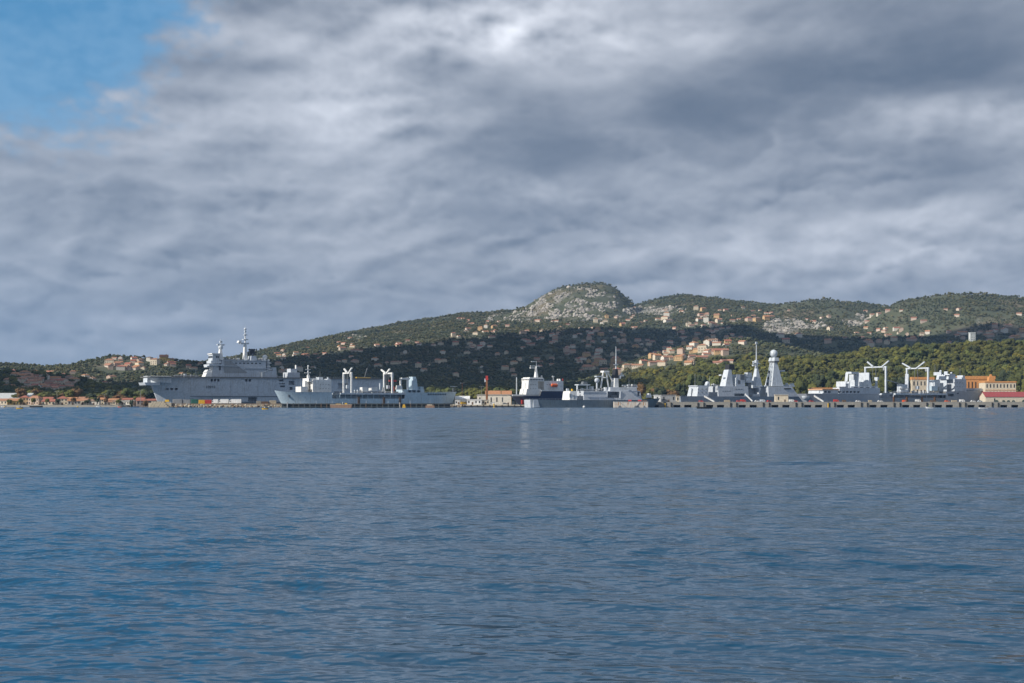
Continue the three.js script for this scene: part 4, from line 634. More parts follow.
// ---- the air-defence frigate with the domed tower
{
  const S = vessel('domed_frigate', 'pale grey frigate with a tapering tower topped by a white dome', 'warship', 748, 1388, 0.42, 'frigates', 1.1), R = S.root;
  const st = [[682, 680.4, 396.4, 7.4, 8.6], [690, 689, 396.4, 8.4, 9], [720, 720, 396.6, 9, 9.4], [770, 770, 396.6, 8.6, 9.4], [795, 797, 396.4, 6, 7.8], [812, 817, 395.6, 3, 5], [826, 836, 394.6, 0.2, 1]];
  const hull = S.put('hull', hullGeometry(S, st, 408, 1.25), M.hullgrey); S.put('main_deck', [deckGeometry(S, st)], M.deck); S.rail(681, 688, 396.4, 8.6);
  const hg = S.put('hangar', [S.g(687, 708.4, 386.6, 396.7, -8, 8.8, { l: 2.0, f: 1.0, b: 1.0 })], M.pale); S.put('hangar_roof', [S.g(688.4, 709, 385.8, 386.7, -7, 7.9)], M.pale, hg); S.row('hangar_vent', M.grille, 696.4, 708, 3, 389, 389.8, 8.5, hg, 0.7); S.row('hangar_vent', M.grille, 696.4, 708, 3, 392.6, 393.4, 8.7, hg, 0.75); S.put('hangar_door', [S.g(689, 691.4, 388.4, 396.2, -4, 1, { l: 1.6 })], M.pale, hg);
  const md = S.put('midship_house', [S.g(708, 748.6, 386.4, 396.7, -8.2, 9, { f: 1.0, b: 1.0 })], M.grey); carve(md, [S.hole(734.4, 744.6, 393.6, 396.2, 8.8, 6)]); S.row('side_slit', M.grille, 722, 731, 4, 391, 391.6, 8.5, md, 0.3); S.row('side_slit', M.grille, 735, 743, 3, 389, 389.6, 8.4, md, 0.3);
  S.put('satellite_dome', [S.ball(707.4, 384, 2.3, 2), S.g(704.6, 710, 384.6, 386.8, 0, 4)], M.pale); S.whip(695, 386, 374.4, 4, 0.14); S.whip(709.4, 386, 376.2, 5, 0.14); S.put('deck_locker', [S.g(711.6, 716, 384.4, 386.6, 0, 4)], M.pale);
  const fu = S.put('aft_funnel', [S.g(719.6, 733.4, 370, 386.6, -4, 5.4, { l: 4.4, r: 1.6, f: 1, b: 1 }), S.g(729, 737, 378, 386.6, -4.6, 6, { l: 0.6 })], M.pale); S.put('funnel_cap', [S.g(724.8, 735, 364.6, 370.2, -3, 4, { l: 0.4, r: 0.6, f: 0.3 })], M.black, fu); S.put('sensor_arm', [S.g(718.8, 722, 374.8, 376, -1, 3)], M.pale, fu);
  const mf = S.put('uptake_house', [S.g(729.6, 745, 374.6, 386.5, -4.2, 5.2, { l: 2.2, f: 0.6 })], M.pale); S.put('exhaust_opening', [S.g(740, 744.6, 374.8, 380, 4.6, 5.2)], M.dark, mf); S.put('intake_grille', [S.g(738, 740.4, 380.4, 384.4, 5, 5.35)], M.grille, mf);
  const ml = S.put('missile_canister', [S.g(744.4, 752, 372.6, 382.8, 0, 5)], M.pale); S.put('canister_cap', [S.g(746, 750.4, 374.4, 377.4, 4.8, 5.15), S.g(746, 750.4, 378.4, 381.6, 4.8, 5.15)], M.pale, ml); S.put('canister_stand', [S.g(746, 751, 382.8, 387, 0.6, 4)], M.dark, ml);
  carve(S.put('boat_recess', [S.g(744, 760, 386.8, 396.7, -7, 7.0)], M.grey), [S.hole(750, 758.6, 388.2, 394, 6.8, 8)]); S.put('recess_step', [S.g(748.2, 755, 385.2, 388, 0, 7.4)], M.pale);
  const m1 = S.put('main_mast', [S.g(750.6, 762.4, 363, 386.5, -3.6, 4.8, { l: 4.4, r: 4.6, f: 2.8, b: 2.8 }), S.g(754.4, 758.4, 360, 363.2, -1.2, 1.8)], M.pale); S.put('pole', [S.rod(756.4, 361, 756.4, 343, 0.62, 0.4, 0.4), S.g(755.2, 757.6, 341.6, 344, 0, 1)], M.pale, m1); S.put('crosstree', [S.g(752.6, 760.4, 362.8, 363.8, -0.6, 1.2), S.ball(753.4, 362, 1.05, 1), S.g(752, 755, 364.6, 366, -0.4, 1.8)], M.pale, m1);
  const tw = S.put('radar_tower', [S.g(764.6, 783.6, 361.6, 386, -5.4, 6.2, { l: 5, r: 5.4, f: 3.4, b: 3.4 })], M.pale); S.put('lattice_brace', [S.bar(766.2, 385, 770.2, 362, 0.6, -2.4, -1.2), S.bar(769.4, 386, 771.6, 362, 0.6, 4.4, 1.6), ...[366, 371, 376, 381].map((v) => S.bar(766.2 + (386 - v) * 0.18, v, 769.4 + (386 - v) * 0.1, v, 0.5, -2.2, 4 - (386 - v) * 0.1))], M.pale, tw);
  for (const [a, b, t] of [[767.4, 769, 376.6], [768.4, 770, 370.6], [766.4, 768.4, 382.4]]) S.put('tower_window', [S.g(a, b, t, t + 2.6, 0, 1.4)], M.glass, tw);
  const co = S.put('collar', [S.g(768.4, 779.4, 357.2, 360.6, -4.4, 5, { l: 0.8, r: 0.8, f: 0.6, b: 0.6 })], M.pale, tw); S.put('collar_band', [S.g(768.6, 779.2, 360.6, 361.9, -4.2, 4.8)], M.dark, tw); obj('radome', ball(S.X(773.7, 0.3), S.Y(353.2), 0.3, 3.8, 1.02, 24), M.pale, tw); S.put('sensor_platform', [S.g(779, 785, 369.8, 371.2, -1.6, 2.4)], M.pale, tw);
  const fs = S.put('forward_house', [S.g(758, 799, 386.4, 396.6, -8, 8.8, { r: 8, f: 1, b: 1 }), S.g(758.4, 766, 385.4, 386.6, -6, 7)], M.grey); S.put('launcher_deck', [S.g(783, 795, 384.4, 386.6, -4, 5, { r: 1 }), S.g(785.4, 788, 382.8, 384.6, -1, 2), S.g(790, 794, 383, 384.6, -2, 3)], M.pale, fs); S.put('bridge_window', [S.g(784, 791, 388, 389.2, 8, 8.62)], M.glass, fs);
  deckGear(S, 711, 719, 386.4, 35); add(R);
}

// ---- the right tanker
{
  const S = vessel('replenishment_tanker', 'grey naval tanker with two white gantries, moored behind the concrete quay', 'tanker', 896, 1402, 0.48, 'naval tankers', 1.15), R = S.root;
  const st = [[811, 806, 394.2, 2.4, 6], [816, 812, 394.0, 5.4, 8.4], [826, 824, 394, 8.6, 9.8], [850, 850, 394, 10.2, 10.6], [879, 879, 394, 10.5, 10.7], [879.4, 879.4, 398.4, 10.5, 10.7], [945.6, 945.6, 398.4, 10.5, 10.7], [946, 946, 391.4, 10.4, 10.7], [960, 962, 390.8, 8.6, 10.2], [972, 976, 390, 5, 7.4], [979, 985, 389.4, 1.6, 3.6], [982, 989, 389, 0.2, 0.8]];
  const hull = S.put('hull', hullGeometry(S, st, 408, 1.4), M.hullmid); S.put('main_deck', [deckGeometry(S, st)], M.deck);
  S.put('stern_scoop', [(() => { const g = new THREE.SphereGeometry(4.6, 14, 8, 0, Math.PI * 2, Math.PI / 2, Math.PI / 2); g.scale(0.95, 0.9, 0.7); g.translate(...S.P(806, 396.2, 4)); return g; })()], M.pale, hull);
  carve(S.put('upper_side', [S.g(832, 880, 388.2, 394.2, 2, 10.6, { l: 1 })], M.grey, hull), S.holes(838, 860, 6, 391.4, 393.2, 10.4, 0.35, 4)); carve(S.put('stern_gallery', [S.g(808, 838, 390.4, 394.2, -8.4, 9.6, { l: 1 })], M.pale, hull), S.holes(820, 831, 3, 391.2, 393.4, 9.4, 0.25, 5));
  S.put('gallery_roof', [S.g(808, 840, 389.4, 390.5, -8.4, 10)], mat('pale_orange_paint', 0.62, 0.36, 0.2, { map: paintTex }), hull);
  S.put('well_side', [S.g(879, 946, 395.2, 398.6, -6, 4)], M.grey, hull); S.put('shelter_deck', [S.g(878, 947, 393.2, 395, -10.6, 10.8)], M.pale, hull); S.put('lower_side', [S.g(881, 945, 398.0, 402.6, 10.4, 10.85)], M.rust, hull); for (let i = 0; i < 12; i++) S.put('stanchion', [S.g(882 + i * 5.5, 882.7 + i * 5.5, 394.8, 398.6, 10, 10.7)], i % 3 ? M.grey : M.rust, hull); for (const u of [893, 906, 921, 934]) S.put('fender_frame', [S.g(u, u + 2, 396.8, 402.8, 10.9, 11.3)], mat('rust_brown', 0.32, 0.15, 0.06, { map: rustTex }), hull);
  const as = S.put('aft_superstructure', [S.g(837, 878, 386.8, 391, -8, 9.6), S.g(836.6, 850, 382.2, 390.8, -7, 8.8, { l: 0.6 }), S.g(857, 872, 373.2, 386.9, -6.4, 8.2, { l: 0.4, r: 3.4 })], M.pale); carve(as, S.holes(853, 876, 4, 387.6, 390.4, 9.4, 0.3, 5));
  S.put('funnel_arch', [S.g(844.6, 847.6, 373.4, 382.4, 2, 8, { l: 1.2, r: -1.2 }), S.g(855.4, 858.4, 373.2, 387, 2, 8.6, { l: 0.8, r: -0.8 }), S.g(846, 858.6, 372.6, 374.6, 1.6, 8.4), S.g(849, 855.6, 375, 387, -4, 3)], M.pale, as); S.put('aft_front_house', [S.g(836, 846.4, 382, 387, -5, 9.2, { l: 0.4 })], M.pale, as); 
  gantryOn(S, 868.8, 882.4, 367.4, 393, M.pale, [[874.4, 366.8, 870.8, 362.0], [880.4, 367.0, 885, 361.8]]); gantryOn(S, 910.6, 924.4, 368.0, 393, M.pale, [[913.4, 367.4, 908.2, 362.4], [917.0, 368.2, 922.8, 361.8]]);
  deckGear(S, 884, 909, 393.2, 14); deckGear(S, 900, 909, 390, 8); deckGear(S, 912, 923, 393.2, 61); deckGear(S, 926, 939, 393.2, 42); S.put('vent_post', [S.g(875, 877.6, 378, 387, 3, 6), S.g(874.4, 879, 377.6, 380, 2, 6)], M.pale); S.put('deck_crane', [S.bar(886, 380, 903, 384.6, 0.8, 4), S.g(884.6, 886.8, 379, 393, 3, 5)], M.steel); S.put('deck_cabin', [S.g(897, 907.6, 384.4, 393, -1, 5)], M.pale); S.put('winch_tower', [S.g(904.6, 909, 373.8, 393, -4, 0, { l: 0.8 })], M.grey);
  S.put('deck_hatch', [S.g(926.6, 938, 386, 390.6, 1, 7)], M.bluegrey); S.put('deck_cabin', [S.g(928, 940, 379.6, 386.4, -6, 2)], M.pale);
  const fs = S.put('forward_superstructure', [S.g(939, 966.6, 378.6, 391.6, -9, 9.6, { r: 0.6 }), S.g(948, 965, 376.8, 378.8, -8, 8.4)], M.grey); S.put('aft_face_house', [S.g(938.4, 947, 380, 391.6, -8, 9.9)], M.pale, fs); const brg = S.put('bridge', [S.g(936, 956, 373.6, 379, -7, 8, { l: 1.4, r: 1 }), S.g(933.6, 942, 371.6, 374.8, -4, 5), S.g(944, 948, 370.8, 373.8, -1, 3)], M.pale, fs); S.row('bridge_window', M.glass, 945, 956, 5, 374.6, 376, 7.8, brg, 0.25); S.put('roof_sensor', [S.ball(940.6, 370.8, 1.3, 1), S.ball(951.4, 372.4, 1.1, 2), S.g(957, 965, 374.6, 377, -4, 3)], M.pale, brg);
  S.row('porthole', M.steel, 953, 964, 4, 382, 382.8, 9.5, fs, 0.65); S.row('porthole', M.steel, 953, 964, 4, 386, 386.8, 9.5, fs, 0.65); carve(hull, [S.hole(948, 954, 393.6, 396.4, 10.4, 4), S.hole(956.4, 958.4, 393, 394.2, 9.6, 2)]); S.put('white_foredeck', [S.g(966, 984, 387.8, 390.6, -4, 5.6, { l: 0.4, r: 3 })], M.pale); S.rail(966, 984, 389.6, 6); S.rail(808, 836, 390.2, 9.6); S.whip(935, 372, 363.6, 0); S.whip(960, 375, 366, 3);
  add(R);
}

// ---------------------------------------------------------------- single trees along the shore and at the foot of the hills
const treeProtos = {};
function shoreTree(kind, u, vTop, D, W, label) {
  const i = { pine: 0, olive: 1, oak: 2, brown: 3, pale: 4 }[kind], key = kind;
  const proto = treeProtos[key] ??= (() => {
    const g = new THREE.Group(); g.name = 'tree';
    const t = obj('trunk', [rod([0, -0.6, 0], [0.12, 3.4, 0], 0.42, 0.28, 8), rod([0.1, 3, 0], [1.7, 5.2, 0.7], 0.2, 0.09), rod([0.1, 2.9, 0], [-1.5, 5.4, -0.5], 0.2, 0.09), rod([0.1, 3.2, 0], [0.3, 6, -1.1], 0.18, 0.08)], M.bark, g);
    const c = new THREE.Mesh(crownGeometry(511 + i * 13, 15, 8.4, 7.4, 150), leafMats[i]); c.name = 'crown'; c.position.y = 2.4; g.add(c); return g;
  })();
  const x = metres(u, D), base = ground(x, -D), H = EYE + (HOR - vTop) / F * D - base, t = proto.clone(); t.name = numbered('tree'); t.position.set(x, base, -D); t.scale.set(W / 8.4, Math.max(3, H) / 9.8, W / 8.4); t.rotation.y = (u * 1.7) % 6.28; tag(t, label, 'tree', null); add(t); return t;
}
{
  const r = rng(222), kinds = { pine: 'dark pine', olive: 'olive-green tree', oak: 'dense dark evergreen', brown: 'russet autumn tree', pale: 'bright green tree' };
  const belt = (list, where) => list.sort((a, b) => a[1] - b[1]).forEach(([kind, u, vt, D, W], i) => { const t = shoreTree(kind, u, vt, D, W, `${kinds[kind]} ${where}, ${ordinal(i + 1)} from the left`); t.userData.group = 'trees ' + where; });
  const some = (n, l, rr, vt, vb, D0, D1, w0, w1, kk) => { const o = []; for (let i = 0; i < n; i++) o.push([kk[Math.floor(r() * kk.length)], mix(l, rr, (i + 0.15 + 0.7 * r()) / n), mix(vt, vb, r()), mix(D0, D1, r()), mix(w0, w1, r())]); return o; };
  belt(some(26, 14, 152, 386.5, 394, 1452, 1500, 10, 16, ['olive', 'pine', 'pale', 'olive', 'oak', 'brown']), 'behind the left shore houses');
  belt(some(7, 80, 150, 394, 397, 1432, 1440, 8, 11, ['brown', 'brown', 'olive']), 'among the left shore roofs');
  belt(some(12, 6, 150, 396.5, 400, 1396, 1399, 4, 7, ['olive', 'brown', 'oak', 'pale']), 'in front of the left shore houses');
  belt(some(15, 424, 520, 385, 391, 1450, 1500, 10, 15, ['olive', 'pale', 'pine', 'oak', 'olive']), 'behind the white quay sheds');
  belt(some(7, 520, 600, 388, 393, 1510, 1540, 9, 13, ['olive', 'oak', 'pine']), 'behind the blue-hulled ship');
  belt([...some(8, 640, 688, 382, 390, 1505, 1540, 10, 15, ['olive', 'brown', 'pale', 'brown', 'oak'])], 'between the two grey frigates');
  belt(some(14, 690, 800, 370, 384, 1505, 1560, 12, 17, ['olive', 'pine', 'oak', 'olive', 'pale']), 'behind the domed frigate');
  belt([['olive', 842, 378, 1500, 17], ...some(16, 800, 925, 368, 384, 1505, 1560, 12, 17, ['pine', 'oak', 'olive', 'pine'])], 'behind the right tanker');
  belt(some(11, 925, 1030, 362, 376, 1530, 1590, 13, 18, ['pine', 'oak', 'pine', 'olive']), 'behind the orange dockyard building');
}

// ---------------------------------------------------------------- buildings round the harbour
function building(name, label, category, u0, u1, vEave, vRidge, D, wall, roof, o = {}) {
  const { depth = 11, floors = 2, bays = Math.max(2, Math.round((u1 - u0) * D / F / 3.4)), kind = 'gable', turn = 0, group, parapet } = o, W = (u1 - u0) * D / F, x = metres((u0 + u1) / 2, D), base = o.base ?? Math.max(1.9, ground(x, -D)), h = EYE + (HOR - vEave) / F * D - base, rise = (vEave - vRidge) / F * D;
  const g = new THREE.Group(); g.name = numbered(name); g.position.set(x, base, -D - depth / 2); g.rotation.y = turn; tag(g, label, category, group);
  const w = obj('wall', kind === 'gable' ? (() => { const s = new THREE.Shape(); s.moveTo(-depth / 2, -2); s.lineTo(depth / 2, -2); s.lineTo(depth / 2, h); s.lineTo(0, h + rise - 0.1); s.lineTo(-depth / 2, h); const q = new THREE.ExtrudeGeometry(s, { depth: W, bevelEnabled: false }); q.rotateY(Math.PI / 2); q.translate(-W / 2, 0, 0); return q; })() : block(-W / 2, W / 2, -2, h, -depth / 2, depth / 2), wall, g);
  obj('roof', kind === 'gable' ? gable(W, depth, h, rise, 0.4) : kind === 'hip' ? hip(W, depth, h, rise, 0.4) : block(-W / 2 - 0.4, W / 2 + 0.4, h, h + Math.max(0.5, rise), -depth / 2 - 0.4, depth / 2 + 0.4), roof, g);
  const fh = h / floors, wg = metreUV(block(-Math.min(0.6, W / bays * 0.3), Math.min(0.6, W / bays * 0.3), -fh * 0.24, fh * 0.24, -0.1, 0.07)), dg = metreUV(block(-0.7, 0.7, 0, Math.min(2.3, fh * 0.8), -0.1, 0.08));
  for (let f = 0; f < floors; f++) for (let i = 0; i < bays; i++) { const door = f === 0 && i % 4 === 1, q = new THREE.Mesh(door ? dg : wg, door ? M.brown : M.glass); q.name = door ? 'door' : 'window'; q.position.set(-W / 2 + (i + 0.5) * W / bays, door ? 0.02 : (f + 0.55) * fh, depth / 2); w.add(q); }
  add(g); return { g, w, W, h, base, depth };
}
{
  const r = rng(63), C = wallMats, T = roofMats;
  building('warehouse', 'long pale grey sheet-roofed warehouse at the far left shore', 'warehouse', -14, 29, 398.6, 393.2, 1452, C.white, mat('pale_sheet', 0.55, 0.58, 0.62, { map: stoneTex }), { depth: 26, floors: 1, bays: 9 });
  const row = [[-6, 8, 400.6, 398.8, 'cream', 'terracotta', 1, 'low cream house with a terracotta roof below the warehouse\'s left end'], [8.4, 18, 400.8, 398.6, 'yellow', 'orange', 1, 'low yellow house with orange roof in front of the warehouse'], [19, 28, 397.6, 395.4, 'ochre', 'red', 2, 'ochre two-storey house with red roof at warehouse\'s right end'], [28.2, 40.6, 398.2, 395.6, 'pink', 'terracotta', 2, 'tall pink villa with a terracotta roof right of the warehouse'],
    [41.6, 55, 401.4, 399.4, 'cream', 'red', 1, 'long low cream building with a red roof right of the pink villa'], [56, 66.6, 398.6, 396.2, 'cream', 'red', 2, 'cream two-storey villa with red hipped roof on the left waterfront'], [66.8, 79, 401.0, 399.2, 'white', 'orange', 1, 'low white house with orange roof beside cream two-storey villa'], [79.4, 88, 400.6, 398.6, 'cream', 'terracotta', 1, 'low cream house on the left shore, second right of the cream villa'],
    [88.4, 99, 401, 399.4, 'white', 'brown', 1, 'low white house with brown roof on the left shore'], [102.6, 112, 402, 400.6, 'white', 'terracotta', 1, 'small white house with terracotta roof near the moored boats'], [112.4, 118, 401.6, 400.2, 'cream', 'brown', 1, 'narrow cream house with brown roof on the left shore'], [118.6, 134, 401.4, 400.2, 'white', 'grey', 1, 'long white boathouse with many openings left of the stone mole'],
    [135, 146, 400.8, 399.2, 'pink', 'red', 1, 'low pink house with red roof beside the stone mole'], [147, 158, 400.6, 399.0, 'pink', 'red', 1, 'low pink shed with red roof just under the assault ship\'s bow']];
  for (const [a, b, ve, vr, w, t, fl, label] of row) building('waterfront_house', label, 'house', a, b, ve, vr, 1400 + 22 * r(), C[w], T[t], { floors: fl, depth: 7 + 4 * r(), turn: (r() - 0.5) * 0.7, kind: fl > 1 ? 'hip' : 'gable', group: 'houses along the left shore' });
  const back = [[42, 52, 399, 397.2, 'pink', 'red'], [66, 76, 399.2, 397.4, 'ochre', 'orange'], [78, 84, 398.6, 397, 'pink', 'terracotta'], [94, 104, 399.4, 397.8, 'cream', 'orange'], [108, 118, 400.2, 398.6, 'cream', 'orange'], [122, 132, 399.6, 398.2, 'ochre', 'red'], [136, 144, 399.2, 397.8, 'cream', 'red']];
  back.forEach(([a, b, ve, vr, w, t], i) => building('back_row_house', `${w} house with ${t} roof in the second row of the left shore, ${ordinal(i + 1)} from left`, 'house', a, b, ve, vr, 1424, C[w], T[t], { floors: 2, depth: 9, group: 'second row of houses on the left shore' }));
  // behind the middle quay
  building('quay_shed', 'long pale shed with an orange-tiled roof on the middle quay', 'shed', 477, 511, 395.4, 394.4, 1392, C.white, T.grey, { floors: 1, bays: 6, depth: 14, kind: 'flat' });
  building('tiled_hall', 'hall with bright orange roof behind the pale shed, beside brown tower', 'building', 485.4, 500.4, 394.4, 390.9, 1420, C.ochre, T.orange, { floors: 1, bays: 4, depth: 12 });
  building('tiled_hall', 'hall with bright orange roof behind the pale shed, nearer the blue-hulled ship', 'building', 501.8, 511.4, 394.4, 390.9, 1420, C.ochre, T.orange, { floors: 1, bays: 3, depth: 12 });
  building('white_tent', 'white ridged tent roof by the left tanker\'s stern', 'tent', 455.6, 469.4, 398.8, 396.2, 1312, M.white, M.white, { floors: 1, bays: 2, depth: 12, base: 3 });
  building('white_hut', 'square white hut below the white tent roof', 'hut', 455.4, 459.6, 400.6, 400.2, 1300, M.white, M.white, { floors: 1, bays: 2, depth: 5, base: 2.6, kind: 'flat' });
  building('white_cabin', 'wide white site cabin on the middle quay', 'cabin', 467, 481.4, 399.8, 399.4, 1300, M.white, M.white, { floors: 1, bays: 4, depth: 7, base: 2.6, kind: 'flat' });
  building('grey_cabin', 'pale grey flat-roofed cabin beside the wide white site cabin', 'cabin', 482, 489, 400.4, 400, 1302, C.cream, T.grey, { floors: 1, bays: 3, depth: 6, base: 2.6, kind: 'flat' });
  // right end
  const ob = building('dockyard_building', 'long cream dockyard building with orange flat roofs and window bands', 'building', 985.4, 1016, 382.6, 381.2, 1440, C.cream, mat('orange_fascia', 0.66, 0.32, 0.12, { map: stoneTex }), { floors: 3, bays: 9, depth: 20, kind: 'flat' });
  building('dockyard_building', 'orange upper dockyard block rising behind the right tanker\'s bow', 'building', 960, 995, 379.2, 376.0, 1480, mats.orange_fascia, mats.orange_fascia, { floors: 2, bays: 10, depth: 18, kind: 'flat' });
  obj('roof_turret', [block(-3, 4, ob.h + 1, ob.h + 6.4, -24, -18, { l: 1, r: 1 }), block(-1, 1.6, ob.h + 6.4, ob.h + 9, -22, -20, { l: 0.6, r: 0.6 })], mats.orange_fascia, ob.g); for (let f = 1; f < 3; f++) obj('floor_band', block(-ob.W / 2 - 0.15, ob.W / 2 + 0.15, ob.h * f / 3 - 0.35, ob.h * f / 3 + 0.2, ob.depth / 2 - 0.1, ob.depth / 2 + 0.22), mats.orange_fascia, ob.g);
  const rb = building('boathouse', 'low yellow boathouse with a broad red roof and arched doors', 'building', 985.6, 1040, 396.8, 392.0, 1388, C.cream, mat('crimson_roof', 0.34, 0.07, 0.075, { map: stoneTex }), { floors: 1, bays: 3, depth: 18, base: 3 });
  for (const [u, w] of [[996.6, 3.6], [1003.6, 3.2], [1008.4, 3.2], [1013.4, 3.2], [1024, 4]]) obj('arched_door', (() => { const s = new THREE.Shape(), q = w * 0.48; s.moveTo(-q, 0); s.lineTo(q, 0); s.lineTo(q, 2.2); s.absarc(0, 2.2, q, 0, Math.PI); const g = new THREE.ExtrudeGeometry(s, { depth: 0.2, bevelEnabled: false }); g.translate((u - 1012.8) * 0.976, 0.1, 9); return g; })(), mat('dark_green_door', 0.05, 0.075, 0.06), rb.w);
  building('orange_hall', 'orange-roofed hall behind the right tanker\'s second gantry', 'building', 912, 934, 379.6, 377, 1512, C.cream, mats.orange_fascia, { floors: 3, bays: 6, depth: 12, kind: 'flat' });
  building('orange_hall', 'low orange-topped hall behind the right tanker\'s stern', 'building', 812, 836, 390, 387.6, 1508, C.cream, mats.orange_fascia, { floors: 1, bays: 6, depth: 12, kind: 'flat' });
  building('store_hut', 'white windowless store cube at the left end of the concrete quay', 'hut', 654.4, 660.6, 395.6, 395.2, 1310, M.white, M.white, { floors: 1, bays: 1, depth: 5, base: 4.85, kind: 'flat' });
  building('store_hut', 'grey corrugated store between the white cube and the domed frigate', 'hut', 661.4, 676, 395.4, 394.8, 1318, M.steel, M.steel, { floors: 1, bays: 3, depth: 5, base: 4.85, kind: 'flat' });
  building('store_hut', 'narrow pale hut on the concrete quay beside the domed frigate\'s stern', 'hut', 676.2, 679.4, 396.4, 396, 1306, C.cream, C.cream, { floors: 1, bays: 1, depth: 3, base: 4.85, kind: 'flat' });
  building('site_container', 'large beige container on the concrete quay under the domed tower', 'container', 775.2, 788.2, 395.2, 394.9, 1306, C.cream, C.cream, { floors: 1, bays: 2, depth: 4, base: 4.85, kind: 'flat' });
  // the tower on the hill
  { const D = 2280, x = metres(972, D), g = new THREE.Group(), b = ground(x, -D), h = EYE + (HOR - 333) / F * D - b, m = mat('tower_white', 0.66, 0.72, 0.76, { map: stoneTex }); g.name = 'tower_block'; g.position.set(x, b, -D); tag(g, 'solitary pale tower block standing above the wood on the right', 'tower');
    obj('wall', block(-4.2, 4.2, -2, h, -4, 4), m, g); obj('roof', block(-4.6, 4.6, h, h + 0.9, -4.4, 4.4), m, g); for (let f = 0; f < 5; f++) for (const q of [-2.2, 0.2, 2.4]) obj('window', block(q - 0.7, q + 0.7, h - 2.6 - f * 3, h - 1.3 - f * 3, 3.9, 4.06), M.glass, g); add(g); }
}

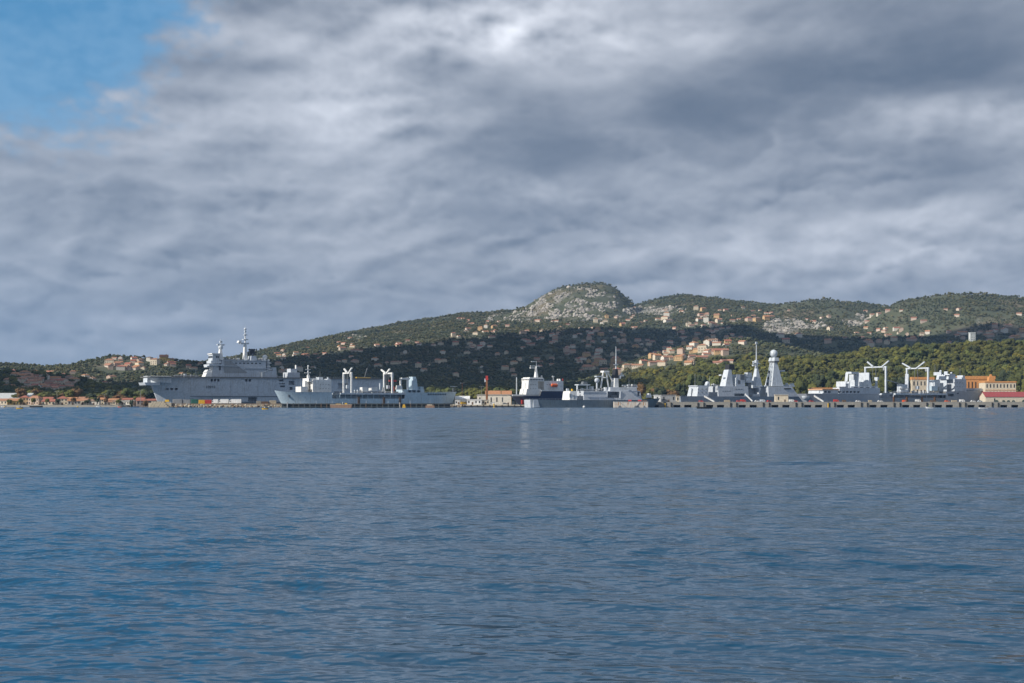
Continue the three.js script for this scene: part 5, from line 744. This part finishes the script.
// ---------------------------------------------------------------- quays
{
  const D = 1298, k = D / F, X = (u) => metres(u, D), Y = (v) => EYE + (HOR - v) / F * D;
  const q = new THREE.Group(); q.name = 'concrete_quay'; q.position.set(X(850), 0, -D); tag(q, 'long grey concrete quay with dark openings along the waterline on the right', 'quay');
  const L = (u) => X(u) - X(850);
  obj('deck_slab', block(L(647), L(1075), Y(404.9), Y(402.2), -34, 0), M.concrete, q); obj('kerb', block(L(647), L(1075), Y(402.2), Y(402.2) + 0.3, -0.7, 0.05), M.concrete, q); obj('back_wall', block(L(647), L(1075), -3, Y(404.9), -34, -9), M.concrete, q);
  for (let p = 640.6; p < 1075; p += 32.7) { const a = Math.max(p, 647.2); if (p + 32.7 < 648) continue;
    obj('pier', block(L(Math.max(647.2, p + 18.2)), L(p + 32.7), -3, Y(404.9), -8.9, 0.12), M.concrete, q); obj('pier', block(L(Math.max(647.2, p + 7.2)), L(Math.max(648, p + 11)), -3, Y(404.9), -8.9, 0.1), M.concrete, q);
    obj('fender', block(L(p + 24), L(p + 25.2), 0.6, Y(402.6), 0.12, 0.7), M.rubber, q); obj('fender', block(L(p + 30), L(p + 31), 0.6, Y(402.6), 0.12, 0.7), M.rubber, q);
    for (const o of [3, 14, 27]) obj('bollard', [rod([L(p + o), Y(402.2), -1.4], [L(p + o), Y(402.2) + 0.9, -1.4], 0.28, 0.34, 8), ball(L(p + o), Y(402.2) + 0.95, -1.4, 0.4, 0.6, 8)], M.dark, q); }
  add(q);
  const pale = mat('rust_stained_white', 0.66, 0.62, 0.55, { map: rustTex });
  { const S = vessel('white_pontoon', 'rust-stained white pontoon moored against the grey frigate', 'pontoon', 630.5, 1254, 0); S.box('hull', pale, 613.2, 648, 401.8, 408.0, -7, 6); S.put('deck_plate', [S.g(613, 648.2, 401.4, 401.8, -7.2, 6.2)], M.steel); for (const [a, b] of [[618, 622], [634, 640], [643, 646]]) S.put('hull_stain', [S.g(a, b, 405.6, 407.4, 5.9, 6.06, { l: 1, r: 1.4 })], M.dark); S.put('brace', [S.bar(620, 402.4, 626, 407, 0.4, 6.2), S.bar(640, 402.4, 636, 406.6, 0.4, 6.2)], M.steel); for (const u of [629.8, 639.6]) S.put('red_drum', [rod([S.X(u) - 1.4, S.Y(400.8), 0], [S.X(u) + 1.4, S.Y(400.8), 0], 0.9, 0.9, 10)], M.red); S.put('winch', [S.g(642.6, 647, 400.2, 401.5, -2, 3)], M.brown); add(S.root); }
  // gangways from the quay to the domed frigate
  for (const [a, va, b, vb, label] of [[704.2, 396.4, 713.4, 402.2, 'pale sloping gangway at the domed frigate\'s hangar'], [745, 394.4, 751.6, 401.8, 'pale sloping gangway under the domed frigate\'s missile canisters'], [814, 396, 822, 402.2, 'thin gangway by the right tanker\'s stern']]) { const g = new THREE.Group(), Dg = 1322; g.name = numbered('gangway'); g.position.set(metres(a, Dg), 0, -Dg); tag(g, label, 'gangway', 'gangways on the concrete quay'); const p = [0, EYE + (HOR - va) / F * Dg, 0], e = [(b - a) * Dg / F, 5.0, 6]; obj('walkway', bar(p, e, 1.3, 0.4), M.white, g); for (const s of [-0.7, 0.7]) obj('handrail', [bar([p[0], p[1] + 1, p[2] + s], [e[0], e[1] + 1, e[2] + s], 0.16), ...[0.1, 0.5, 0.9].map((t) => bar([mix(p[0], e[0], t), mix(p[1], e[1], t), mix(p[2], e[2], t) + s], [mix(p[0], e[0], t), mix(p[1], e[1], t) + 1.1, mix(p[2], e[2], t) + s], 0.12))], M.pale, g); add(g); }
  for (const [u, Dm, label] of [[494, 1262, 'yellow mooring post in front of the middle quay'], [665.2, 1290, 'yellow mooring post at the left end of the concrete quay'], [828.2, 1290, 'yellow mooring post before the right tanker\'s stern']]) { const g = new THREE.Group(); g.name = numbered('mooring_post'); g.position.set(metres(u, Dm), 0, -Dm); tag(g, label, 'post', 'yellow mooring posts'); obj('post', rod([0, -3, 0], [0, 3.2, 0], 0.55, 0.5, 10), M.yellow, g); obj('cap', [ball(0, 3.3, 0, 0.62, 0.6, 10)], M.yellow, g); add(g); }
  // left stone quay with its rubble front
  const r = rng(15), boulder = [0, 1, 2].map((s) => { const g = new THREE.IcosahedronGeometry(1, 1), p = g.attributes.position; for (let i = 0; i < p.count; i++) { const f = 1 + 0.5 * noise(p.getX(i) * 2 + s * 9, p.getY(i) * 2 + p.getZ(i) * 1.4); p.setXYZ(i, p.getX(i) * f, p.getY(i) * f * 0.75, p.getZ(i) * f); } g.computeVertexNormals(); return metreUV(g); });
  const rocks = (root, a, b, D2, ox, v0, v1, n, mm, s0, s1) => { for (let i = 0; i < n; i++) { const m = new THREE.Mesh(boulder[i % 3], mm[i % mm.length]); m.name = 'boulder'; const v = mix(v0, v1, r()), u = mix(a, b, (i + r()) / n); m.position.set(metres(u, D2) - ox, EYE + (HOR - v) / F * D2, 1.5 + (v - v0) * 1.2); m.scale.setScalar(mix(s0, s1, r())); m.rotation.set(r() * 6, r() * 6, r() * 6); root.add(m); } };
  { const D2 = 1302, ox = metres(225, D2), g = new THREE.Group(), x = (u) => metres(u, D2) - ox, y = (v) => EYE + (HOR - v) / F * D2; g.name = 'stone_quay'; g.position.set(ox, 0, -D2); tag(g, 'brown stone quay with rubble edge below the assault ship', 'quay');
    obj('quay_deck', block(x(168), x(282), -3, y(404.2), -22, 0), M.stone, g); obj('quay_edge', block(x(168), x(282), y(404.2), y(403.6), -1.2, 0.2), mat('brown_stone', 0.27, 0.20, 0.145, { map: stoneTex, roughness: 0.95 }), g); rocks(g, 169, 281, D2, ox, 404.8, 407.2, 90, [mats.brown_stone, M.stone, M.concrete, mats.brown_stone], 0.7, 1.5); add(g); }
  { const D2 = 1296, ox = metres(159, D2), g = new THREE.Group(), x = (u) => metres(u, D2) - ox, y = (v) => EYE + (HOR - v) / F * D2; g.name = 'stone_mole'; g.position.set(ox, 0, -D2); tag(g, 'pale stone mole at the foot of the assault ship\'s bow', 'mole');
    for (let c = 0; c < 4; c++) for (let i = 0; i < 8 - c; i++) obj('stone_block', block(x(148.6 + c * 0.8 + i * 2.6), x(151.0 + c * 0.8 + i * 2.6), c * 1.5 - 0.5, c * 1.5 + 0.95, -10, 1.6 - c * 0.8 + 0.5 * r(), { l: 0.12, r: 0.15, f: 0.2 }), M.stone, g); obj('core', block(x(148), x(171), -3, 4.2, -12, -1), M.stone, g); obj('yellow_marker', [block(x(164.6), x(168.6), 5.0, 7.0, -3, -1.4)], M.yellow, g); add(g); }
  // low piled jetty before the left tanker
  { const D2 = 1212, ox = metres(370, D2), g = new THREE.Group(), x = (u) => metres(u, D2) - ox, y = (v) => EYE + (HOR - v) / F * D2, old = mat('weathered_steel', 0.09, 0.11, 0.115, { map: rustTex, roughness: 0.85 }); g.name = 'piled_jetty'; g.position.set(ox, 0, -D2); tag(g, 'low dark jetty on piles along the left tanker\'s side', 'jetty');
    obj('walkway', block(x(281), x(450), y(404.4), y(403.8), -5, 0), old, g); obj('lower_beam', block(x(281), x(450), y(406.6), y(406.1), -0.8, -0.2), old, g); obj('backing', block(x(281), x(450), -3, y(404.4), -5, -4), old, g);
    for (let u = 282; u < 450; u += 5.6) obj('pile', rod([x(u), -3, -0.4], [x(u), y(403.2), -0.4], 0.42, 0.42, 8), r() < 0.25 ? M.brown : old, g); for (const u of [287.6, 343, 400]) obj('tall_pile', rod([x(u), -3, 0.6], [x(u), y(402.2), 0.6], 0.55, 0.5, 8), M.rust, g); for (const u of [300, 316, 332, 366, 388, 410, 430]) obj('ladder_post', rod([x(u), 3, -2], [x(u), y(400.6), -2], 0.12, 0.12, 5), M.pale, g); add(g); }
  { const S = vessel('work_barge', 'rusty brown work barge tied to the piled jetty', 'barge', 341, 1203, 0); const h = S.box('hull', mat('barge_brown', 0.34, 0.22, 0.15, { map: rustTex }), 331.6, 351, 404.6, 408.6, -3, 3, { l: -0.8, r: -0.8 }); S.put('deck_edge', [S.g(331, 351.6, 404.2, 404.7, -3.1, 3.1)], M.stone, h); S.put('deck_load', [S.g(345, 347, 403.0, 404.3, -1, 1), S.g(336, 341, 403.8, 404.3, -1.4, 1)], M.yellow); add(S.root); }
  for (const [u, w, c, label] of [[404, 3, 'yellow', 'small yellow float moored off the left tanker\'s aft house'], [430, 9, 'brown', 'low brown float below the left tanker\'s stern']]) { const S = vessel('mooring_float', label, 'float', u, 1204, 0); const m = c === 'brown' ? mats.barge_brown : M.yellow; S.box('hull', m, u - w / 2, u + w / 2, 405.4, 408, -1.4, 1.4, { l: 0.3, r: 0.3 }); S.put('coaming', [S.g(u - w / 3, u + w / 4, 404.4, 405.5, -0.9, 0.9)], c === 'brown' ? M.stone : M.yellow); add(S.root); }
  // middle quay
  { const D2 = 1292, ox = metres(488, D2), g = new THREE.Group(), x = (u) => metres(u, D2) - ox, y = (v) => EYE + (HOR - v) / F * D2; g.name = 'middle_quay'; g.position.set(ox, 0, -D2); tag(g, 'low stone quay with white cabins between the left tanker and blue-hulled ship', 'quay'); obj('quay_deck', block(x(450), x(531), y(406), y(404.8), -95, 0), M.stone, g); obj('quay_wall', block(x(450.4), x(530.6), -3, y(406), -90, -0.6), M.dark, g); for (let u = 452; u < 530; u += 6.2) obj('fender', block(x(u), x(u + 1), 0.3, y(405), -0.5, 0.15), M.rubber, g); rocks(g, 449, 463, D2, ox, 404.6, 407, 12, [M.stone, mats.brown_stone], 0.7, 1.3); add(g); }
  { const S = vessel('rusty_tower', 'tall brown lattice tower with a red top above the white cabins', 'tower', 486.6, 1330, 0); S.put('mast', [S.g(485.8, 487.6, 380, 405, -0.9, 0.9)], mats.rust_brown); S.put('red_head', [S.g(485.4, 488.2, 375.8, 380, -1.3, 1.3, { l: 0.3, r: 0.3 })], M.red); S.put('platform', [S.g(484.4, 486, 378.6, 382, -0.8, 0.8)], M.pale); S.put('ladder', [S.g(487.6, 488, 381, 404, -0.2, 0.2)], M.dark); add(S.root); }
  for (const [u, vt, label, D2] of [[455, 386.4, 'double-armed lamp post behind the left tanker\'s stern', 1380], [462.2, 383, 'brown signal post above the white tent', 1385], [481.6, 386.4, 'lamp post left of the brown lattice tower', 1380], [57, 391.4, 'lamp post before the left shore trees', 1412], [104.6, 394, 'thin pole on the left shore by the white boathouse', 1412], [140.6, 390, 'tall pole on the left shore near the mole', 1412], [688, 390, 'lamp post at the domed frigate\'s stern', 1380], [503, 396, 'short lamp post in front of the pale shed', 1340]]) { const g = new THREE.Group(), x = metres(u, D2), b = Math.max(2, ground(x, -D2)), h = EYE + (HOR - vt) / F * D2 - b; g.name = numbered('lamp_post'); g.position.set(x, b, -D2); tag(g, label, 'lamp post', 'harbour lamp posts'); obj('pole', rod([0, 0, 0], [0, h, 0], 0.22, 0.12, 6), u === 462.2 ? mats.rust_brown : M.steel, g); obj('arm', bar([-1.8, h, 0], [1.8, h, 0], 0.16), M.steel, g); for (const s of [-1.8, 1.8]) obj('lamp_head', block(s - 0.4, s + 0.4, h - 0.12, h + 0.12, -0.2, 0.2), M.pale, g); add(g); }
}

// ---------------------------------------------------------------- vehicles and goods on the quays
function carOf(color, label, u, D, y, turn = 0, van = false) {
  const g = new THREE.Group(); g.name = numbered(van ? 'van' : 'car'); g.position.set(metres(u, D), y, -D); g.rotation.y = turn; tag(g, label, van ? 'van' : 'car', 'vehicles on the quays');
  const s = new THREE.Shape(); (van ? [[-2.4, 0.35], [2.4, 0.35], [2.4, 1.1], [1.9, 1.3], [1.5, 2.2], [-2.4, 2.25]] : [[-2.1, 0.35], [2.1, 0.35], [2.1, 0.8], [1.2, 0.95], [0.6, 1.45], [-1.2, 1.48], [-1.9, 1.0], [-2.1, 0.9]]).forEach(([x, q], i) => i ? s.lineTo(x, q) : s.moveTo(x, q));
  const b = new THREE.ExtrudeGeometry(s, { depth: 1.5, bevelEnabled: true, bevelSize: 0.1, bevelThickness: 0.1, bevelSegments: 2 }); b.translate(0, 0, -0.75); obj('body', b, color, g);
  for (const z of [0.86, -0.86]) obj('window', van ? block(0.6, 1.5, 1.35, 2.0, z - 0.02, z + 0.02, { r: 0.3 }) : block(-1.4, 0.9, 0.98, 1.4, z - 0.02, z + 0.02, { l: 0.3, r: 0.4 }), M.glass, g);
  for (const x of [-1.3, 1.3]) for (const z of [0.75, -0.75]) { const w = obj('wheel', rod([x, 0.34, z - 0.12], [x, 0.34, z + 0.14], 0.34, 0.34, 10), M.rubber, g); obj('rim', rod([x, 0.34, z - 0.13], [x, 0.34, z + 0.15], 0.18, 0.18, 8), M.pale, w); }
  for (const z of [0.55, -0.55]) obj('headlight', block(van ? 2.38 : 2.08, van ? 2.53 : 2.23, 0.7, 0.88, z - 0.18, z + 0.18), M.white, g); add(g);
}
{
  const y = 4.93, D = 1304;
  carOf(M.red, 'red car parked at the foot of the domed frigate\'s hangar gangway', 701, D, y); carOf(M.red, 'red car just left of the gangway under the missile canisters', 738.6, D, y, 0.1); carOf(M.red, 'red van just left of the gangway under the missile canisters', 743, D + 4, y, 0, true); carOf(M.white, 'white car right of the gangway under the missile canisters', 757, D, y); carOf(M.pale, 'pale grey van between the second gangway and the beige container', 762.6, D, y, 0, true);
  carOf(M.red, 'small red car just left of the beige container', 769, D, y, 0.5); carOf(M.white, 'white van just right of the beige container', 791.6, D, y, 0, true); carOf(M.red, 'red car right of the white van by the beige container', 796, D, y); carOf(M.red, 'red car at the right tanker\'s stern', 811.4, D, y, 0.2); carOf(M.red, 'red van right of the yellow post by the right tanker', 836, D, y, 0, true); carOf(M.white, 'white car below the right tanker\'s aft house', 858, D, y); carOf(M.white, 'white car below the right tanker\'s first gantry', 880, D, y);
  carOf(M.white, 'white van under the right tanker\'s second gantry', 918, D, y, 0, true); carOf(M.orange, 'orange car under the right tanker\'s forward house', 947, D, y); carOf(M.white, 'white van before the right tanker\'s bow', 962, D, y, 0, true); carOf(M.white, 'white car before the right tanker\'s bow', 973, D, y); carOf(M.pale, 'pale car before the red-roofed boathouse', 980, D, y);
  carOf(M.white, 'white van on the middle quay beside the grey cabin', 493, 1304, 2.75, 0, true); carOf(M.yellow, 'yellow van on the middle quay in front of the white cabin', 463.4, 1297, 2.75, 0.4, true); carOf(M.dark, 'dark car on the middle quay near the blue ship\'s bow', 505, 1304, 2.75);
  const goods = (name, label, cat, u0, u1, vt, vb, D2, m, depth = 2.6) => { const S = vessel(name, label, cat, (u0 + u1) / 2, D2, 0, 'containers and goods on the quays'); const b = S.box('body', m, u0, u1, vt, vb, -depth / 2, depth / 2); const n = Math.max(3, Math.round((u1 - u0) / 0.7)); for (let i = 0; i <= n; i++) S.put('rib', [S.g(u0 + (u1 - u0 - 0.25) * i / n, u0 + (u1 - u0 - 0.25) * i / n + 0.25, vt + 0.15, vb - 0.15, depth / 2, depth / 2 + 0.12)], m, b); S.put('door_bar', [S.g(u1 - 0.1, u1 + 0.06, vt + 0.3, vb - 0.3, -0.4, -0.2), S.g(u1 - 0.1, u1 + 0.06, vt + 0.3, vb - 0.3, 0.2, 0.4)], M.steel, b); add(S.root); };
  goods('shipping_container', 'dark green container on the stone quay', 'container', 191.6, 197.6, 399.2, 404.1, 1306, M.green); goods('shipping_container', 'yellow container beside the red one on the stone quay', 'container', 199.2, 204.8, 399.9, 404.1, 1306, M.yellow); goods('shipping_container', 'red container beside the yellow one on the stone quay', 'container', 205, 211.4, 399.9, 404.1, 1306, M.red); goods('shipping_container', 'small grey container next to the white trucks on the stone quay', 'container', 183, 190, 399.6, 404.1, 1308, M.steel);
  goods('portable_cabin', 'grey cabin near the mole on the stone quay', 'cabin', 173.6, 181.6, 399.2, 404.1, 1308, M.steel, 4); goods('pallet_stack', 'brown pallet stack near the left tanker\'s bow on the stone quay', 'pallets', 262, 268, 401.4, 404.1, 1306, M.brown); goods('crate_stack', 'grey crate stack left of the brown pallets', 'crates', 256.8, 260.6, 400.8, 404.1, 1306, M.concrete); goods('crate_stack', 'pale crate stack between pallets and the left tanker\'s bow', 'crates', 270, 276, 400.4, 404.1, 1308, M.stone);
  goods('goods_crate', 'brown crate below the right tanker\'s stern openings', 'crate', 842, 846, 400, 402.2, 1310, M.brown); goods('goods_crate', 'pale crate below the right tanker\'s gallery', 'crate', 868, 872, 400.2, 402.2, 1310, M.stone); goods('goods_crate', 'orange crate near the right tanker\'s second gantry', 'crate', 902, 905.4, 400, 402.2, 1310, M.orange); goods('goods_crate', 'brown crate right of the right tanker\'s second gantry', 'crate', 930, 936, 400.4, 402.2, 1310, M.brown); goods('goods_crate', 'long pale crate near the orange car', 'crate', 951, 957, 400.2, 402.2, 1310, M.stone); goods('goods_crate', 'beige crate stack between the domed frigate\'s gangways', 'crate', 724, 730, 400, 402.2, 1310, M.stone);
  for (const [u0, u1, label] of [[212, 217.8, 'short white truck beside the red container'], [219, 228.4, 'long white truck, middle of three on the stone quay'], [229.4, 241, 'longest white truck, nearest the dark side door']]) { const S = vessel('truck', label, 'truck', (u0 + u1) / 2, 1306, 0, 'white trucks on the stone quay'); const b = S.box('cargo_box', M.white, u0 + 1.8, u1, 399.2, 403.2, -1.3, 1.3); S.put('cab', [S.g(u0, u0 + 1.7, 400.4, 403.4, -1.2, 1.2, { l: 0.4 })], M.white); S.put('windscreen', [S.g(u0 + 0.2, u0 + 1.2, 400.8, 401.8, 1.1, 1.25)], M.glass); for (let u = u0 + 1; u < u1; u += 2.8) S.put('wheel', [rod([S.X(u), S.Y(403.6), 0.9], [S.X(u), S.Y(403.6), 1.25], 0.5, 0.5, 10)], M.rubber); S.put('chassis', [S.g(u0, u1, 403.2, 403.5, -1, 1)], M.dark, b); add(S.root); }
}

// ---------------------------------------------------------------- boats, buoys and the people in them
const bodyMat = Object.assign(new THREE.MeshStandardMaterial({ vertexColors: true, roughness: 0.9 }), { name: 'clothing' });
function personGeometry(seated, jacket, trousers) {
  const R = 44, mc = new MarchingCubes(R, bodyMat, false, false, 60000), H = 1.0, V = (x, y, z) => new THREE.Vector3(x, y, z);   // box of 2 m: -1..1
  const hip = seated ? -0.15 : 0.0, j = seated ? { kneeY: -0.12, kneeZ: 0.44, footY: -0.56, footZ: 0.46 } : { kneeY: -0.44, kneeZ: 0.04, footY: -0.86, footZ: 0 };
  const sh = hip + 0.5, bones = [[V(0, hip, 0), 0.15, V(0, sh - 0.08, -0.01), 0.165], [V(-0.13, sh, 0), 0.09, V(0.13, sh, 0), 0.09], [V(0, sh, 0), 0.06, V(0, sh + 0.12, 0.01), 0.055], [V(0, sh + 0.2, 0.02), 0.095, V(0, sh + 0.28, 0), 0.1]];
  for (const s of [-1, 1]) bones.push([V(s * 0.09, hip, 0), 0.1, V(s * 0.11, j.kneeY, j.kneeZ), 0.065], [V(s * 0.11, j.kneeY, j.kneeZ), 0.062, V(s * 0.11, j.footY, j.footZ), 0.045], [V(s * 0.11, j.footY - 0.03, j.footZ), 0.045, V(s * 0.12, j.footY - 0.04, j.footZ + 0.15), 0.04], [V(s * 0.19, sh, 0), 0.06, V(s * 0.25, sh - 0.27, 0.05), 0.047], [V(s * 0.25, sh - 0.27, 0.05), 0.045, V(s * 0.2, sh - 0.42, 0.26), 0.035], [V(s * 0.2, sh - 0.42, 0.26), 0.035, V(s * 0.19, sh - 0.43, 0.35), 0.022]);
  const half = R / 2; let n = 0; const P = V(0, 0, 0), d = V(0, 0, 0), e = V(0, 0, 0);
  for (let z = 0; z < R; z++) for (let y = 0; y < R; y++) for (let x = 0; x < R; x++) { P.set((x - half) / half, (y - half) / half, (z - half) / half); let m = 9; for (const [a, ra, b, rb] of bones) { d.copy(b).sub(a); const t = clamp(e.copy(P).sub(a).dot(d) / Math.max(1e-6, d.lengthSq())); const q = e.copy(a).addScaledVector(d, t).distanceTo(P) - mix(ra, rb, t), hh = Math.max(0, 0.05 - Math.abs(m - q)) / 0.05; m = Math.min(m, q) - hh * hh * 0.0125; } mc.field[n++] = -m; }
  mc.isolation = 0; mc.update(); const g = new THREE.BufferGeometry(), c = mc.count; g.setAttribute('position', new THREE.BufferAttribute(mc.positionArray.slice(0, c * 3), 3)); g.setAttribute('normal', new THREE.BufferAttribute(mc.normalArray.slice(0, c * 3), 3));
  const col = new Float32Array(c * 3); for (let i = 0; i < c; i++) { const y = g.attributes.position.getY(i), z = g.attributes.position.getZ(i), x = Math.abs(g.attributes.position.getX(i)); let k = y > sh + 0.28 || (y > sh + 0.16 && z < -0.02) ? [0.05, 0.035, 0.025] : y > sh + 0.08 ? [0.45, 0.29, 0.21] : z > 0.3 && y > hip && x > 0.14 ? [0.45, 0.29, 0.21] : y > hip + 0.03 ? jacket : trousers; col.set(k, i * 3); } g.setAttribute('color', new THREE.BufferAttribute(col, 3)); return g;
}
function person(label, u, D, y, seated, jacket, trousers, turn = 0, z = 0) { const m = new THREE.Mesh(personGeometry(seated, jacket, trousers), bodyMat); m.name = numbered('person'); m.position.set(metres(u, D), y + (seated ? 0.62 : 0.92), -D + z); m.rotation.y = turn; tag(m, label, 'person', 'people in the boats'); add(m); }
function boat(name, label, u0, u1, D, color, o = {}) {
  const S = vessel(name, label, 'boat', (u0 + u1) / 2, D, o.yaw ?? 0.1, 'small boats on the water'), b = o.beam ?? 1.1, fb = o.freeboard ?? 0.8, vd = S.vw - fb / S.k, L = u1 - u0, s = o.flip ? (t) => u1 - t * L : (t) => u0 + t * L;
  const raw = [[0.10, 0, -0.5, 0.05, 0.12], [0.2, 0.12, -0.25, b * 0.5, b * 0.62], [0.4, 0.36, -0.06, b * 0.8, b * 0.95], [0.7, 0.7, 0, b * 0.85, b], [1, 1, 0, b * 0.75, b * 0.9]], st = raw.map(([a, c, dv, bw, bd]) => [s(a), s(c), vd + dv / S.k * 0.6, bw, bd]); if (o.flip) st.reverse();
  const h = S.put('hull', hullGeometry(S, st, S.vw + 0.3 / S.k, 1.2, 4), color); S.put('deck', [deckGeometry(S, st, 0.2)], o.deck ?? M.stone); S.put('gunwale', st.slice(0, -1).flatMap((q, i) => [1, -1].map((z) => bar([S.X(q[1]), S.Y(q[2]), z * q[4]], [S.X(st[i + 1][1]), S.Y(st[i + 1][2]), z * st[i + 1][4]], 0.12))), o.trim ?? M.white, h);
  if (o.cabin) { const c = S.put('cabin', [S.g(s(0.45), s(0.78), vd - 1.5 / S.k, vd, -b * 0.6, b * 0.6, { l: 0.3, r: 0.3 }).scale(1, 1, 1)].slice(0, o.flip ? 0 : 1).concat(o.flip ? [S.g(s(0.78), s(0.45), vd - 1.5 / S.k, vd, -b * 0.6, b * 0.6, { l: 0.3, r: 0.3 })] : []), M.white); S.put('cabin_window', [S.g(Math.min(s(0.5), s(0.72)), Math.max(s(0.5), s(0.72)), vd - 1.2 / S.k, vd - 0.7 / S.k, b * 0.5, b * 0.63)], M.glass, c); }
  S.put('outboard_motor', [block(S.X(s(1)) - 0.25, S.X(s(1)) + 0.25, S.Y(vd) - 0.6, S.Y(vd) + 0.5, -0.2, 0.2)], M.black); S.put('thwart', [S.g(Math.min(s(0.55), s(0.62)), Math.max(s(0.55), s(0.62)), vd - 0.1 / S.k, vd, -b * 0.85, b * 0.85)], M.brown); if (o.mast) S.put('mast', [rod([S.X(s(0.4)), S.Y(vd), 0], [S.X(s(0.4)), S.Y(vd) + o.mast, 0], 0.09, 0.06)], M.pale); add(S.root); return S;
}
boat('dinghy', 'small yellow-brown dinghy nearest the left edge', 15.8, 22.4, 960, M.yellow, { trim: M.brown }); boat('moored_boat', 'long dark moored boat off the pink villa', 29, 42, 1300, M.black, { trim: M.brown, freeboard: 1.2, beam: 2 }); boat('sailing_dinghy', 'little white sailing dinghy above the yellow-brown dinghy', 16.6, 20.4, 1200, M.white, { mast: 3 }); boat('moored_boat', 'orange-red boat in front of the white boathouse', 117.6, 121.6, 1290, M.orange); boat('moored_boat', 'dark blue moored boat left of the stone mole', 133, 139, 1330, M.navy, { freeboard: 1 });
boat('dinghy', 'small yellow dinghy with one person off the left tanker\'s bow', 261.6, 268, 880, M.yellow, { trim: M.brown }); boat('inflatable_boat', 'black inflatable boat off the concrete quay below the domed frigate', 696, 712, 1010, M.black, { trim: M.black, deck: M.dark, freeboard: 1.1, beam: 1.6 });
boat('motorboat', 'white motorboat carrying a person in a yellow-green jacket', 925.4, 933.4, 1060, M.white, { freeboard: 0.9 }); boat('motorboat', 'low white motorboat with two dark-clothed people at the right', 979.6, 992, 1010, M.white, { flip: true, freeboard: 0.8 });
boat('moored_boat', 'white cabin boat moored off the low white house on the left shore', 96, 100.6, 1360, M.white, { cabin: true }); boat('moored_boat', 'white cabin boat moored at the far left by the warehouse', 1, 6, 1350, M.white, { cabin: true });
person('person in white sitting in the yellow dinghy', 264.8, 880, 0.5, true, [0.7, 0.7, 0.68], [0.05, 0.06, 0.1], -1.2); person('person in a yellow-green jacket standing in the white motorboat', 929, 1060, 0.62, false, [0.45, 0.62, 0.05], [0.03, 0.04, 0.08], -1.5); person('person in dark clothes sitting at the motorboat\'s console', 985.4, 1010, 0.45, true, [0.03, 0.03, 0.05], [0.03, 0.03, 0.04], 1.4); person('person in a dark red jacket sitting astern in the motorboat', 987.6, 1010, 0.45, true, [0.14, 0.04, 0.04], [0.03, 0.03, 0.04], 1.2); person('person in black sitting in the black inflatable boat', 705.6, 1010, 0.6, true, [0.03, 0.03, 0.035], [0.03, 0.03, 0.03], -1.3);
for (const [u, D, rr, m, label] of [[584, 1180, 1.15, M.white, 'round white buoy before the grey frigate\'s dark hull'], [4.6, 1290, 0.8, M.yellow, 'yellow buoy at the left edge'], [77.6, 1290, 0.8, M.yellow, 'yellow buoy off the low white waterfront house']]) { const g = new THREE.Group(); g.name = numbered('buoy'); g.position.set(metres(u, D), 0, -D); tag(g, label, 'buoy', 'mooring buoys'); obj('float', ball(0, rr * 0.55, 0, rr, 0.95, 16), m, g); obj('mooring_eye', [rod([0, rr * 1.3, 0], [0, rr * 1.8, 0], 0.1, 0.1), new THREE.TorusGeometry(0.2, 0.06, 5, 10).translate(0, rr * 1.9, 0)], M.steel, g); obj('waist_band', rod([0, rr * 0.45, 0], [0, rr * 0.62, 0], rr * 1.02, rr * 1.02, 16), M.dark, g); add(g); }

renderer.render(scene, camera);
